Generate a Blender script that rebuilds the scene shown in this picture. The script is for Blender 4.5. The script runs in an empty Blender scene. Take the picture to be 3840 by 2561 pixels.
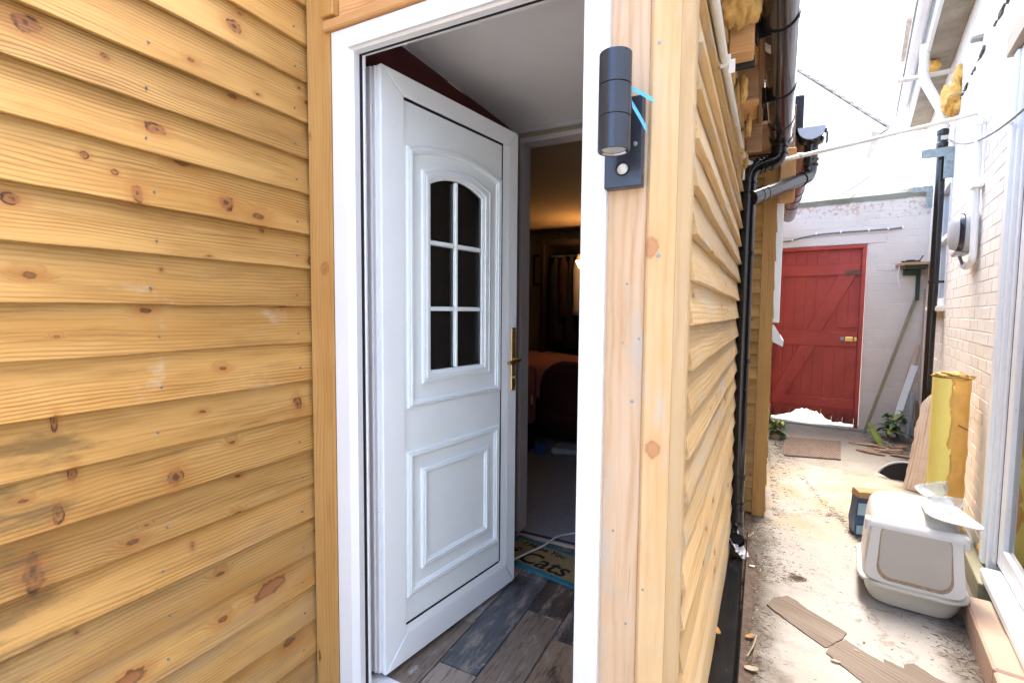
import bpy, bmesh, math, random
from mathutils import Vector, Matrix, noise
random.seed(7)
R_ = math.radians
sc = bpy.context.scene
col = sc.collection

# ------------------------------------------------------------------ camera
YAW, PITCH, ROLL = R_(26.62), R_(3.56), R_(.51)
fw = Vector((-math.sin(YAW)*math.cos(PITCH), math.cos(YAW)*math.cos(PITCH), -math.sin(PITCH)))
r0 = Vector((math.cos(YAW), math.sin(YAW), 0)); u0 = r0.cross(fw)
rt = r0*math.cos(ROLL) + u0*math.sin(ROLL); upv = rt.cross(fw)
cd = bpy.data.cameras.new('camera'); cam = bpy.data.objects.new('camera', cd); col.objects.link(cam)
cam.matrix_world = Matrix(((rt.x, upv.x, -fw.x, 0), (rt.y, upv.y, -fw.y, 0), (rt.z, upv.z, -fw.z, 1.26), (0, 0, 0, 1)))
cd.sensor_width = 36; cd.lens = 17.0; cd.clip_start = .02; cd.clip_end = 500
sc.camera = cam
# ------------------------------------------------------------------ light
SUN_EL, SUN_AZ = R_(66), R_(7)          # azimuth from +Y, clockwise, of the place the sun stands in
w = bpy.data.worlds.new('World'); sc.world = w; w.use_nodes = True
nt = w.node_tree; bg = nt.nodes['Background']
sky = nt.nodes.new('ShaderNodeTexSky'); sky.sky_type = 'NISHITA'; sky.sun_disc = False
sky.sun_elevation = SUN_EL; sky.sun_rotation = SUN_AZ
sky.air_density = 1.0; sky.dust_density = 6.0; sky.ozone_density = 1.0; sky.altitude = 0
nt.links.new(sky.outputs[0], bg.inputs[0]); bg.inputs[1].default_value = .15
sd = bpy.data.lights.new('sun', 'SUN'); sun = bpy.data.objects.new('sun', sd); col.objects.link(sun)
sd.energy = .55; sd.angle = R_(25); sd.color = (1, .96, .9)
dv = Vector((math.sin(SUN_AZ)*math.cos(SUN_EL), math.cos(SUN_AZ)*math.cos(SUN_EL), math.sin(SUN_EL)))
sun.rotation_euler = dv.to_track_quat('Z', 'Y').to_euler()
vs = sc.view_settings
vs.view_transform = 'Standard'; vs.look = 'None'; vs.gamma = 1; vs.use_curve_mapping = False; vs.exposure = 3.2

# ------------------------------------------------------------------ material helpers
class NT:
    def __init__(s, name, rough=.6, spec=.4):
        s.m = bpy.data.materials.new(name); s.m.use_nodes = True
        s.t = s.m.node_tree; s.p = s.t.nodes['Principled BSDF']
        s.p.inputs['Roughness'].default_value = rough; s.p.inputs['Specular IOR Level'].default_value = spec
        s._tc = None
    def n(s, typ, **kw):
        nd = s.t.nodes.new(typ)
        for k_, v in kw.items(): setattr(nd, k_, v)
        return nd
    def put(s, sock, v):
        if v is None: return
        if isinstance(v, (int, float, tuple)):
            if isinstance(v, tuple) and len(v) == 3 and sock.type == 'RGBA': v = v + (1,)
            sock.default_value = v
        else: s.t.links.new(v, sock)
    def coord(s, k_='Object'):
        if not s._tc: s._tc = s.n('ShaderNodeTexCoord')
        return s._tc.outputs[k_]
    def pos(s): return s.n('ShaderNodeNewGeometry').outputs['Position']
    def rand(s): return s.n('ShaderNodeObjectInfo').outputs['Random']
    def math(s, op, a, b=None, c=None, clamp=False):
        nd = s.n('ShaderNodeMath', operation=op); nd.use_clamp = clamp
        s.put(nd.inputs[0], a); s.put(nd.inputs[1], b); s.put(nd.inputs[2], c); return nd.outputs[0]
    def vmul(s, v, f):
        nd = s.n('ShaderNodeVectorMath', operation='MULTIPLY'); s.put(nd.inputs[0], v); nd.inputs[1].default_value = f; return nd.outputs[0]
    def vadd(s, v, f):
        nd = s.n('ShaderNodeVectorMath', operation='ADD'); s.put(nd.inputs[0], v); s.put(nd.inputs[1], f); return nd.outputs[0]
    def sep(s, v):
        nd = s.n('ShaderNodeSeparateXYZ'); s.put(nd.inputs[0], v); return nd.outputs
    def comb(s, x, y=0., z=0.):
        nd = s.n('ShaderNodeCombineXYZ'); s.put(nd.inputs[0], x); s.put(nd.inputs[1], y); s.put(nd.inputs[2], z); return nd.outputs[0]
    def noise(s, v, scale=1., detail=3., rough=.55, dist=0.):
        nd = s.n('ShaderNodeTexNoise'); s.put(nd.inputs['Vector'], v); nd.inputs['Scale'].default_value = scale
        nd.inputs['Detail'].default_value = detail; nd.inputs['Roughness'].default_value = rough; nd.inputs['Distortion'].default_value = dist
        return nd.outputs['Fac']
    def ss(s, v, a, b):
        nd = s.n('ShaderNodeMapRange', interpolation_type='SMOOTHSTEP'); s.put(nd.inputs[0], v)
        s.put(nd.inputs[1], a); s.put(nd.inputs[2], b); return nd.outputs[0]
    def mix(s, f, a, b, typ='MIX'):
        nd = s.n('ShaderNodeMix', data_type='RGBA', blend_type=typ); s.put(nd.inputs[0], f); s.put(nd.inputs[6], a); s.put(nd.inputs[7], b); return nd.outputs[2]
    def bump(s, h, strength=.3, dist=.004):
        nd = s.n('ShaderNodeBump'); s.put(nd.inputs['Height'], h); nd.inputs['Strength'].default_value = strength; nd.inputs['Distance'].default_value = dist
        s.t.links.new(nd.outputs[0], s.p.inputs['Normal'])
    def base(s, c): s.put(s.p.inputs['Base Color'], c)

def plain(name, c, rough=.5, spec=.4, var=.12, scale=8., bump=0., metal=0., dirt=None, dirt_amt=.25, dscale=5.):
    """a paint / plastic / metal with slight unevenness and optional dirt specks"""
    N = NT(name, rough, spec); v = N.coord()
    n1 = N.noise(v, scale, 4)
    c2 = tuple(x*(1-var) for x in c)
    out = N.mix(N.ss(n1, .2, .8), c, c2)
    if dirt:
        d = N.math('MAXIMUM', N.ss(N.noise(v, dscale*5, 3, .6), .735-dirt_amt*.4, .77-dirt_amt*.3), N.math('MULTIPLY', N.ss(N.noise(v, dscale, 6, .75), .80-dirt_amt, .90-dirt_amt*.5), .6))
        out = N.mix(d, out, dirt)
    N.base(out); N.p.inputs['Metallic'].default_value = metal
    r = N.math('MULTIPLY_ADD', n1, .18, rough-.09) if var > .07 else rough; N.put(N.p.inputs['Roughness'], r)
    if bump: N.bump(N.noise(v, scale*6, 4), bump, .002)
    return N.m

def wood(name, light, mid, dark, knot=.3, freq=95., contrast=.6, rough=.6, knotcol=(.13, .05, .015), halo=(.42, .17, .035), stain=None, bump=.25, saw=0., grey=0., kscale=(3.0, 9.), big=.0, knots=(), kfill=(.24, .095, .035), kedge=1.):
    """sawn softwood: local X runs along the grain"""
    N = NT(name, rough, .25)
    rnd = N.rand()
    off = N.comb(N.math('MULTIPLY', rnd, 37.), 0., N.math('MULTIPLY', rnd, 11.3))
    P = N.vadd(N.coord(), off); X, Y, Z = N.sep(P)
    W2 = N.math('ADD', Z, Y)
    wob = N.noise(N.comb(N.math('MULTIPLY', X, 1.3), 0., N.math('MULTIPLY', W2, 5.)), 1., 3)
    wob2 = N.noise(N.comb(N.math('MULTIPLY', X, 7.), 3., N.math('MULTIPLY', W2, 14.)), 1., 2)
    kv = N.comb(N.math('MULTIPLY', X, kscale[0]), N.math('MULTIPLY', N.math('ADD', W2, N.math('MULTIPLY', wob2, .03)), kscale[1]))
    vo = N.n('ShaderNodeTexVoronoi', voronoi_dimensions='2D'); N.put(vo.inputs['Vector'], kv); vo.inputs['Scale'].default_value = 1.
    dist = vo.outputs['Distance']; cr, cg, cb = N.sep(vo.outputs['Color'])
    sel = N.math('LESS_THAN', cr, knot)
    dist = N.math('ADD', dist, N.math('MULTIPLY_ADD', N.noise(N.comb(N.math('MULTIPLY', X, 60.), 2., N.math('MULTIPLY', W2, 90.)), 1., 3), .10, -.05))
    rad = N.math('MULTIPLY_ADD', N.math('MULTIPLY', cg, cg), .12, .03)
    kn = N.math('MULTIPLY', N.ss(dist, rad, N.math('MULTIPLY', rad, .55)), sel)
    core = N.math('MULTIPLY', N.ss(dist, N.math('MULTIPLY', rad, .6), N.math('MULTIPLY', rad, .1)), sel)
    ha = N.math('MULTIPLY', N.ss(dist, N.math('MULTIPLY', rad, 3.6), N.math('MULTIPLY', rad, .8)), sel)
    g = N.math('ADD', W2, N.math('MULTIPLY', wob, .075)); g = N.math('ADD', g, N.math('MULTIPLY', ha, .02)); g = N.math('ADD', g, N.math('MULTIPLY', wob2, .006))
    ring = N.math('MULTIPLY_ADD', N.math('SINE', N.math('MULTIPLY', g, freq*6.283)), .5, .5)
    ring = N.math('POWER', ring, 2.2)
    amp = N.ss(N.noise(N.comb(N.math('MULTIPLY', X, 1.1), 7., N.math('MULTIPLY', W2, 16.)), 1., 2), .3, .7)
    ring = N.math('MULTIPLY', ring, amp)
    st = N.noise(N.comb(N.math('MULTIPLY', X, 5.), N.math('MULTIPLY', Y, 60.), N.math('MULTIPLY', N.math('ADD', Z, N.math('MULTIPLY', ha, .02)), 190.)), 1., 3, .6)
    blot = N.noise(N.comb(N.math('MULTIPLY', X, 1.7), 1., N.math('MULTIPLY', W2, 9.)), 1., 3)
    c = N.mix(N.ss(blot, .3, .7), light, mid)
    c = N.mix(N.math('MULTIPLY', ring, contrast), c, dark)
    c = N.mix(N.math('MULTIPLY', N.ss(st, .5, .8), contrast*.55), c, dark)
    c = N.mix(N.math('MULTIPLY', ha, .6), c, halo)
    c = N.mix(N.math('MULTIPLY', kn, .85), c, knotcol)
    c = N.mix(N.math('MULTIPLY', core, N.math('MULTIPLY', cb, .6)), c, halo)
    # uneven colour along the board
    bl2 = N.noise(N.comb(N.math('MULTIPLY', X, 3.2), 6., N.math('MULTIPLY', W2, 26.)), 1., 5, .65)
    c = N.mix(N.math('MULTIPLY', N.ss(bl2, .48, .75), .5), c, dark)
    # thin dark resin cracks
    ck = N.noise(N.comb(N.math('MULTIPLY', X, 1.6), 9., N.math('MULTIPLY', N.math('ADD', W2, N.math('MULTIPLY', wob, .05)), 42.)), 1., 2)
    c = N.mix(N.math('MULTIPLY', N.ss(ck, .69, .75), .55), c, knotcol)
    if grey:
        gm = N.ss(N.noise(N.comb(N.math('MULTIPLY', X, 2.5), 4., N.math('MULTIPLY', W2, 10.)), 1., 5, .65), .62-grey, .82-grey)
        c = N.mix(N.math('MULTIPLY', gm, .8), c, (.50, .47, .42))
    if big:      # large salmon-coloured slash knots
        v2 = N.n('ShaderNodeTexVoronoi', voronoi_dimensions='2D')
        N.put(v2.inputs['Vector'], N.comb(N.math('MULTIPLY', N.math('ADD', X, N.math('MULTIPLY', W2, -.6)), 2.6), N.math('MULTIPLY', N.math('ADD', W2, N.math('MULTIPLY', wob2, .05)), 5.))); v2.inputs['Scale'].default_value = 1.
        b1, b2, b3 = N.sep(v2.outputs['Color']); s2 = N.math('LESS_THAN', b1, big); r2 = N.math('MULTIPLY_ADD', b2, .09, .05)
        d2 = N.math('ADD', v2.outputs['Distance'], N.math('MULTIPLY_ADD', N.noise(N.comb(N.math('MULTIPLY', X, 30.), 5., N.math('MULTIPLY', W2, 40.)), 1., 3), .16, -.08))
        c = N.mix(N.math('MULTIPLY', N.math('MULTIPLY', N.ss(d2, N.math('MULTIPLY', r2, 2.2), r2), s2), .55), c, halo)
        c = N.mix(N.math('MULTIPLY', N.math('MULTIPLY', N.ss(d2, N.math('MULTIPLY', r2, 1.12), N.math('MULTIPLY', r2, .95)), s2), .8), c, knotcol)
        c = N.mix(N.math('MULTIPLY', N.math('MULTIPLY', N.ss(d2, N.math('MULTIPLY', r2, .98), N.math('MULTIPLY', r2, .6)), s2), .85), c, (.30, .12, .045))
    if knots:
        gx, gy, gz_ = N.sep(N.pos())
        kd_ = N.math('MULTIPLY_ADD', N.noise(N.comb(N.math('MULTIPLY', gx, 60.), N.math('MULTIPLY', gy, 45.), N.math('MULTIPLY', gz_, 45.)), 1., 4, .6), 1.3, -.65)
        kd2_ = N.noise(N.comb(N.math('MULTIPLY', gx, 22.), N.math('MULTIPLY', gy, 22.), N.math('MULTIPLY', gz_, 30.)), 1., 3, .6)
        for (ka, kz, ra, rz_, axis_) in knots:
            u_ = N.math('DIVIDE', N.math('SUBTRACT', gy if axis_ else gx, ka), ra); v_ = N.math('DIVIDE', N.math('SUBTRACT', gz_, kz), rz_)
            dd_ = N.math('SQRT', N.math('ADD', N.math('MULTIPLY', u_, u_), N.math('MULTIPLY', v_, v_))); dd_ = N.math('ADD', dd_, kd_)
            c = N.mix(N.math('MULTIPLY', N.ss(dd_, 2.8, .9), .5), c, halo)
            c = N.mix(N.math('MULTIPLY', N.ss(dd_, 1.12, .70), .70), c, kfill)
            c = N.mix(N.math('MULTIPLY', N.math('MULTIPLY', N.ss(dd_, 1.2, .95), N.ss(dd_, .55, .9)), N.math('MULTIPLY', N.ss(kd2_, .42, .62), kedge)), c, (.06, .026, .012))
            c = N.mix(N.math('MULTIPLY', N.math('MULTIPLY', N.ss(dd_, .5, .2), kedge), N.ss(kd2_, .62, .45)), c, (.10, .045, .02))
    if stain: c = stain(N, c)
    v = N.math('MULTIPLY_ADD', N.n('ShaderNodeObjectInfo').outputs['Random'], .34, .83)
    hs = N.n('ShaderNodeHueSaturation'); N.put(hs.inputs['Color'], c); N.put(hs.inputs['Value'], v); c = hs.outputs[0]
    N.base(c)
    h = N.math('ADD', N.math('MULTIPLY', st, .7), N.math('MULTIPLY', ring, -.5))
    if saw:
        sw = N.noise(N.comb(N.math('MULTIPLY', N.math('ADD', X, N.math('MULTIPLY', Z, .25)), 70.), 2., N.math('MULTIPLY', Z, 6.)), 1., 3, .6)
        h = N.math('ADD', h, N.math('MULTIPLY', sw, saw))
    N.bump(h, bump, .003)
    return N.m

def left_stain(N, c):
    px, py, pz = N.sep(N.pos())
    n1 = N.noise(N.comb(N.math('MULTIPLY', py, 5.), 0., N.math('MULTIPLY', pz, 22.)), 1., 5, .65)
    m = N.math('MULTIPLY', N.ss(py, .66, .40), N.math('MULTIPLY', N.ss(pz, 1.14, .98), N.ss(pz, .36, .60)))
    m = N.math('MULTIPLY', N.ss(N.math('MULTIPLY_ADD', m, .26, n1), .67, .90), .72)
    c = N.mix(m, c, (.11, .07, .028))
    # chalky wipe marks
    n2 = N.noise(N.comb(N.math('MULTIPLY', py, 7.), 5., N.math('MULTIPLY', pz, 11.)), 1., 5, .6)
    m2 = N.math('MULTIPLY', N.math('MULTIPLY', N.ss(pz, .95, 1.12), N.ss(pz, 1.42, 1.25)), N.ss(py, .5, .62))
    m2 = N.math('MULTIPLY', N.math('MULTIPLY', N.ss(n2, .56, .74), m2), .5)
    c = N.mix(m2, c, (.55, .50, .42))
    # grey weathering towards the ground
    n3 = N.noise(N.comb(N.math('MULTIPLY', py, 3.), 8., N.math('MULTIPLY', pz, 14.)), 1., 4)
    m3 = N.math('MULTIPLY', N.ss(pz, .95, .2), N.ss(n3, .35, .75))
    return N.mix(N.math('MULTIPLY', m3, .6), c, (.31, .24, .15))
def side_stain(N, c):
    px, py, pz = N.sep(N.pos())
    n3 = N.noise(N.comb(N.math('MULTIPLY', py, 6.), 8., N.math('MULTIPLY', pz, 6.)), 1., 5, .65)
    m3 = N.math('MULTIPLY', N.ss(pz, .45, -.05), N.ss(n3, .35, .65))
    return N.mix(N.math('MULTIPLY', m3, .7), c, (.50, .47, .38))

M = {}
M['honey'] = wood('honey_pine', (.525, .325, .112), (.40, .215, .058), (.20, .095, .026), knot=.45, stain=left_stain, contrast=.72, kscale=(5.2, 9.5), big=.10, knots=((0.446,1.811,0.02,0.018,1),(0.574,1.805,0.008,0.007,1),(0.414,0.721,0.016,0.04,1),(0.686,0.839,0.017,0.024,1),(0.456,0.831,0.01,0.018,1),(0.669,1.684,0.022,0.013,1),(0.871,2.021,0.02,0.016,1),(0.834,1.545,0.022,0.018,1),(0.623,1.522,0.012,0.018,1),(1.050,0.965,0.012,0.02,1),(0.412,1.468,0.016,0.012,1),(0.531,1.584,0.008,0.008,1),(0.582,1.561,0.007,0.006,1),(0.460,1.023,0.006,0.018,1),(0.485,0.905,0.009,0.018,1),(0.672,1.352,0.005,0.005,1),(0.943,1.487,0.008,0.008,1),(0.479,0.558,0.007,0.006,1),(0.722,0.644,0.007,0.01,1)), halo=(.34, .14, .036), knotcol=(.085, .035, .014))
M['honey_post'] = wood('honey_pine_post', (.52, .31, .11), (.46, .25, .075), (.34, .16, .045), knot=.14, contrast=.6, freq=70, kscale=(2.2, 7.), kfill=(.36, .16, .055), kedge=.3, knots=((-1.208, 1.385, .020, .022, 0), (-1.262, 1.80, .006, .014, 0)), halo=(.48, .25, .08))
M['pale'] = wood('pale_sawn_pine', (.66, .475, .255), (.60, .41, .19), (.43, .255, .10), knot=.2, contrast=.42, freq=60, saw=1.3, bump=.5, stain=side_stain, grey=.12, kscale=(4., 9.), halo=(.50, .30, .12))
M['pale_post'] = wood('pale_pine_post', (.64, .475, .275), (.60, .41, .20), (.50, .30, .125), knot=.08, contrast=.45, freq=45, kscale=(1.6, 6.), halo=(.60, .36, .18), knotcol=(.34, .14, .06), grey=.08, kfill=(.46, .21, .095), kedge=.25, knots=((-.212, 1.405, .016, .026, 0), (-.196, .952, .017, .019, 0), (-.19, .30, .015, .012, 0)))
M['pink_post'] = wood('pinkish_pine', (.66, .51, .36), (.60, .41, .245), (.48, .27, .125), knot=.10, contrast=.6, freq=38, grey=.14, kscale=(1.6, 6.), halo=(.66, .40, .22))
M['orange_wood'] = wood('orange_timber', (.66, .40, .19), (.56, .29, .11), (.36, .16, .055), knot=.2, contrast=.5)
M['brown_board'] = wood('brown_old_board', (.42, .26, .14), (.33, .19, .10), (.16, .08, .035), knot=.1, contrast=.5)
M['grey_wood'] = wood('weathered_plywood', (.20, .16, .125), (.15, .115, .086), (.08, .06, .045), knot=.05, contrast=.7, freq=50, grey=.0, bump=.6)
M['split_wood'] = wood('split_pale_timber', (.70, .60, .50), (.62, .49, .37), (.34, .19, .10), knot=.12, contrast=.7, freq=45, bump=.8, grey=.05)
M['pole'] = wood('grey_green_pole', (.36, .34, .24), (.28, .27, .18), (.18, .16, .10), knot=.05, contrast=.6)
M['bark'] = wood('rotten_bark', (.32, .21, .14), (.22, .13, .08), (.10, .06, .04), knot=.05, contrast=.8, bump=.9)
M['upvc'] = plain('white_upvc', (.83, .89, .93), .28, .5, var=.03, dirt=(.42, .41, .39), dirt_amt=.05, dscale=30)
M['upvc_old'] = plain('aged_white_upvc', (.78, .81, .85), .32, .5, var=.05, dirt=(.30, .29, .26), dirt_amt=.12, dscale=22)
M['panel'] = plain('white_door_panel', (.82, .90, .93), .38, .45, var=.03, dirt=(.36, .35, .33), dirt_amt=.03, dscale=26)
M['frame_white'] = plain('white_frame_plastic', (.74, .775, .81), .3, .5, var=.03, dirt=(.5, .5, .49), dirt_amt=.0, dscale=34)
M['gasket'] = plain('black_rubber', (.012, .012, .013), .6)
M['brass'] = plain('worn_brass', (.60, .43, .16), .28, .5, var=.2, metal=1.)
M['steel'] = plain('galvanised_steel', (.34, .40, .42), .5, .5, var=.35, scale=30, metal=.5)
M['black'] = plain('black_plastic', (.012, .012, .013), .16, .55, var=.2, dirt=(.05, .045, .04), dirt_amt=.1)
M['black_lamp'] = plain('anthracite_anodised', (.050, .060, .082), .30, .55, var=.08, metal=.5)
M['black_matt'] = plain('black_matt', (.014, .014, .015), .7)
M['dark_grey_rubber'] = plain('dark_roof_felt', (.04, .045, .055), .9, var=.5, scale=60, bump=.6)
M['brown_pvc'] = plain('brown_gutter_plastic', (.035, .022, .018), .14, .55, var=.35, scale=5, dirt=(.10, .07, .055), dirt_amt=.14, dscale=9)
M['red_brown_pvc'] = plain('red_brown_plastic', (.16, .045, .035), .25, .5, var=.2)
M['conduit'] = plain('cream_conduit', (.70, .66, .58), .35, .45, var=.08, dirt=(.4, .36, .3), dirt_amt=.06)
M['white_pipe'] = plain('white_pvc_pipe', (.90, .90, .89), .35, .45, var=.06)
M['sticker'] = plain('paper_sticker', (.62, .62, .56), .7)
M['ink'] = plain('printed_ink', (.03, .03, .03), .8)
M['tape'] = plain('blue_protective_film', (.10, .50, .78), .3, .5)
M['lens'] = plain('milky_sensor_lens', (.62, .64, .64), .3, .5)
M['glass_ring'] = plain('chrome_ring', (.6, .6, .6), .15, metal=1.)
M['coat_red'] = plain('oxblood_wall_paint', (.11, .017, .018), .7, var=.2)
M['ceiling'] = plain('white_ceiling_paint', (.90, .90, .91), .85, var=.04)
M['room_wall'] = plain('cream_room_paint', (.36, .31, .22), .85, var=.05)
M['grey_lining'] = plain('pale_grey_gloss', (.50, .50, .53), .45, var=.08, dirt=(.2, .18, .16), dirt_amt=.06)
M['pink'] = plain('pink_bed_linen', (.42, .16, .15), .9, var=.12, scale=5)
M['maroon'] = plain('maroon_fleece', (.05, .006, .010), .95, var=.3, scale=10)
M['cloth_dark'] = plain('dark_clothing', (.018, .016, .018), .95, var=.3)
M['cloth_cream'] = plain('cream_clothing', (.50, .42, .32), .9, var=.1)
M['cloth_red'] = plain('dull_red_clothing', (.03, .006, .007), .95, var=.2)
M['dark_frame'] = plain('dark_wood_frame', (.022, .014, .010), .5)
M['paper'] = plain('framed_print', (.36, .27, .22), .7)
M['blue_plastic'] = plain('blue_plastic', (.04, .13, .42), .4)
M['pale_plastic'] = plain('grey_white_plastic', (.42, .46, .48), .4)
M['litter'] = plain('off_white_plastic', (.66, .655, .63), .34, .45, var=.05, dirt=(.42, .36, .28), dirt_amt=.06, dscale=18)
M['litter_base'] = plain('cream_plastic', (.55, .53, .46), .4, .45, var=.06, dirt=(.40, .34, .24), dirt_amt=.08, dscale=14)
M['litter_flap'] = plain('beige_clear_flap', (.46, .43, .38), .35, .4, var=.06, dirt=(.45, .36, .26), dirt_amt=.1, dscale=12)
M['sand'] = plain('cat_litter_dust', (.42, .32, .22), .95, var=.4, scale=120)
M['slot'] = plain('blue_grey_recess', (.36, .38, .40), .5)
M['foam_y'] = plain('yellow_foam_skin', (.95, .80, .22), .5, .35, var=.08, scale=4)
M['foam_o'] = plain('orange_cured_foam', (.86, .50, .13), .75, .3, var=.25, scale=14, bump=.8)
M['foam_p'] = plain('amber_spray_foam', (.66, .40, .12), .7, .3, var=.3, scale=18, bump=.7)
M['clear_p'] = None
M['bag_brown'] = plain('brown_paper', (.42, .25, .12), .8, var=.2)
M['bag_blue'] = plain('blue_print', (.05, .10, .20), .5, var=.4)
M['bag_pale'] = plain('pale_blue_print', (.30, .44, .55), .5)
M['tissue'] = plain('white_tissue', (.82, .82, .85), .9, var=.05)
M['leaf'] = plain('nettle_leaf', (.045, .14, .035), .5, .4, var=.35, scale=20)
M['leaf_pale'] = plain('yellow_green_leaf', (.20, .27, .045), .5, .4, var=.3, scale=20)
M['dead_leaf'] = plain('dead_leaf', (.40, .22, .075), .8, var=.3)
M['stem'] = plain('green_stem', (.10, .16, .05), .6)
M['rust'] = plain('rusty_cover', (.20, .145, .115), .75, var=.35, scale=25, metal=.2, bump=.3)
M['slate'] = plain('hazed_roof_tile', (.50, .46, .43), .9, var=.3)  # tile colour lightened to stand in for haze and overexposure
M['cable_white'] = plain('white_cable', (.72, .71, .68), .4)
M['cable_grey'] = plain('grey_cable', (.20, .20, .21), .5)
M['meter'] = plain('pale_grey_plastic', (.50, .52, .53), .35)
M['meter_dark'] = plain('smoked_window', (.03, .03, .045), .12, .6)
M['coir'] = plain('coir_mat', (.34, .23, .105), .95, var=.3, scale=60, bump=.8)
M['teal'] = plain('teal_mat_border', (.03, .19, .25), .95, var=.3, scale=40, bump=.6)
M['mat_ink'] = plain('black_mat_print', (.018, .013, .008), .95)
M['green_bracket'] = plain('dark_green_bracket', (.03, .06, .045), .5)
M['dirt'] = plain('dark_soil', (.16, .115, .085), .95, var=.5, scale=40, bump=.8)
M['debris'] = plain('dry_plant_debris', (.19, .14, .10), .95, var=.55, scale=30)
M['chip'] = plain('pale_chip', (.45, .36, .26), .9, var=.4, scale=30)

def m_glass(name, tint, refl=.5, rough=.02):
    N = NT(name); t = N.t
    tr = N.n('ShaderNodeBsdfTransparent'); tr.inputs[0].default_value = tint + (1,)
    gl = N.n('ShaderNodeBsdfGlossy'); gl.inputs['Roughness'].default_value = rough
    fr = N.n('ShaderNodeFresnel'); fr.inputs[0].default_value = 1.5
    f = N.math('MULTIPLY', fr.outputs[0], refl, clamp=True)
    mx = N.n('ShaderNodeMixShader'); t.links.new(f, mx.inputs[0]); t.links.new(tr.outputs[0], mx.inputs[1]); t.links.new(gl.outputs[0], mx.inputs[2])
    t.links.new(mx.outputs[0], t.nodes['Material Output'].inputs[0]); return N.m
M['glass'] = m_glass('window_glass', (.74, .74, .75), 1.5)
def m_clear():
    N = NT('clear_scratched_plastic', .18, .5); t = N.t
    N.base((.86, .90, .92)); 
    tr = N.n('ShaderNodeBsdfTransparent'); tr.inputs[0].default_value = (.93, .95, .96, 1)
    mx = N.n('ShaderNodeMixShader')
    f = N.math('MULTIPLY_ADD', N.ss(N.noise(N.coord(), 14, 4), .4, .75), .45, .12)
    t.links.new(f, mx.inputs[0]); t.links.new(tr.outputs[0], mx.inputs[1]); t.links.new(N.p.outputs[0], mx.inputs[2])
    t.links.new(mx.outputs[0], t.nodes['Material Output'].inputs[0]); return N.m
M['clear_p'] = m_clear()
def m_lit(name, c, e):
    N = NT(name, .6); N.base(c); N.put(N.p.inputs['Emission Color'], c); N.p.inputs['Emission Strength'].default_value = e; return N.m
M['lampshade'] = m_lit('lit_lampshade', (1., .62, .25), 1.0)

def m_painted_brick(name, paint, peel=.0, dirty=.3, warm=(.62, .52, .42), blown_top=False):
    N = NT(name, .75, .25); p = N.pos()
    n1 = N.noise(p, 2.2, 5, .6); n2 = N.noise(p, 26, 6, .7); n3 = N.noise(p, 1.1, 2)
    v = N.math('MULTIPLY_ADD', N.rand(), .07, .945)
    c = N.mix(N.math('MULTIPLY', N.ss(n1, .40, .70), dirty), paint, warm)
    hs = N.n('ShaderNodeHueSaturation'); N.put(hs.inputs['Color'], c); N.put(hs.inputs['Value'], v); c = hs.outputs[0]
    px, py, pz = N.sep(p)
    c = N.mix(N.math('MULTIPLY', N.ss(pz, 1.6, 2.5), .6), c, (.80, .79, .77)) if blown_top else c  # upper wall painted whiter to stand in for blown-out light
    # where the paint has flaked the brick or grey render shows
    fl = N.math('MULTIPLY_ADD', N.ss(n3, .45, .65), .10, N.math('MULTIPLY_ADD', N.ss(pz, 2.15, 2.6), peel*.16, n2))
    c = N.mix(N.math('MULTIPLY', N.ss(fl, .755, .81), .75), c, (.50, .33, .26))
    c = N.mix(N.math('MULTIPLY', N.ss(N.noise(p, 45, 5, .7), .70, .78), .5), c, (.24, .21, .18))
    N.base(c)
    N.bump(N.math('ADD', N.math('MULTIPLY', N.noise(p, 60, 5, .6), .6), N.math('MULTIPLY', N.ss(fl, .74, .79), -.6)), .5, .006)
    return N.m
M['brick_r'] = m_painted_brick('cream_painted_brick', (.80, .76, .69), 0., .4, (.72, .64, .53), True)
M['brick_g'] = m_painted_brick('white_painted_brick', (.73, .685, .64), 1., .3, (.64, .57, .50))
M['coping'] = m_painted_brick('lichened_mortar', (.27, .28, .235), 0, .9, (.16, .17, .12))
M['sillbrick'] = m_painted_brick('worn_red_sill', (.46, .32, .25), 0, .95, (.46, .42, .31))
M['render'] = plain('white_render', (.80, .79, .77), .85, var=.06, scale=3)

def m_red():
    N = NT('red_gate_paint', .42, .4); p = N.coord()
    pz = N.sep(N.pos())[2]
    n1 = N.noise(p, 3.5, 4); n2 = N.noise(N.vmul(p, (14., 14., 5.)), 1., 6, .7)
    c = N.mix(N.ss(n1, .35, .68), (.46, .066, .050), (.38, .048, .037))
    c = N.mix(N.math('MULTIPLY', N.ss(n2, .62, .72), .6), c, (.48, .19, .15))
    c = N.mix(N.math('MULTIPLY', N.math('MULTIPLY', N.ss(pz, .10, -.02), N.ss(n2, .3, .6)), .85), c, (.07, .028, .02))
    N.base(c); N.bump(n2, .3, .003); return N.m
M['red'] = m_red()

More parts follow.
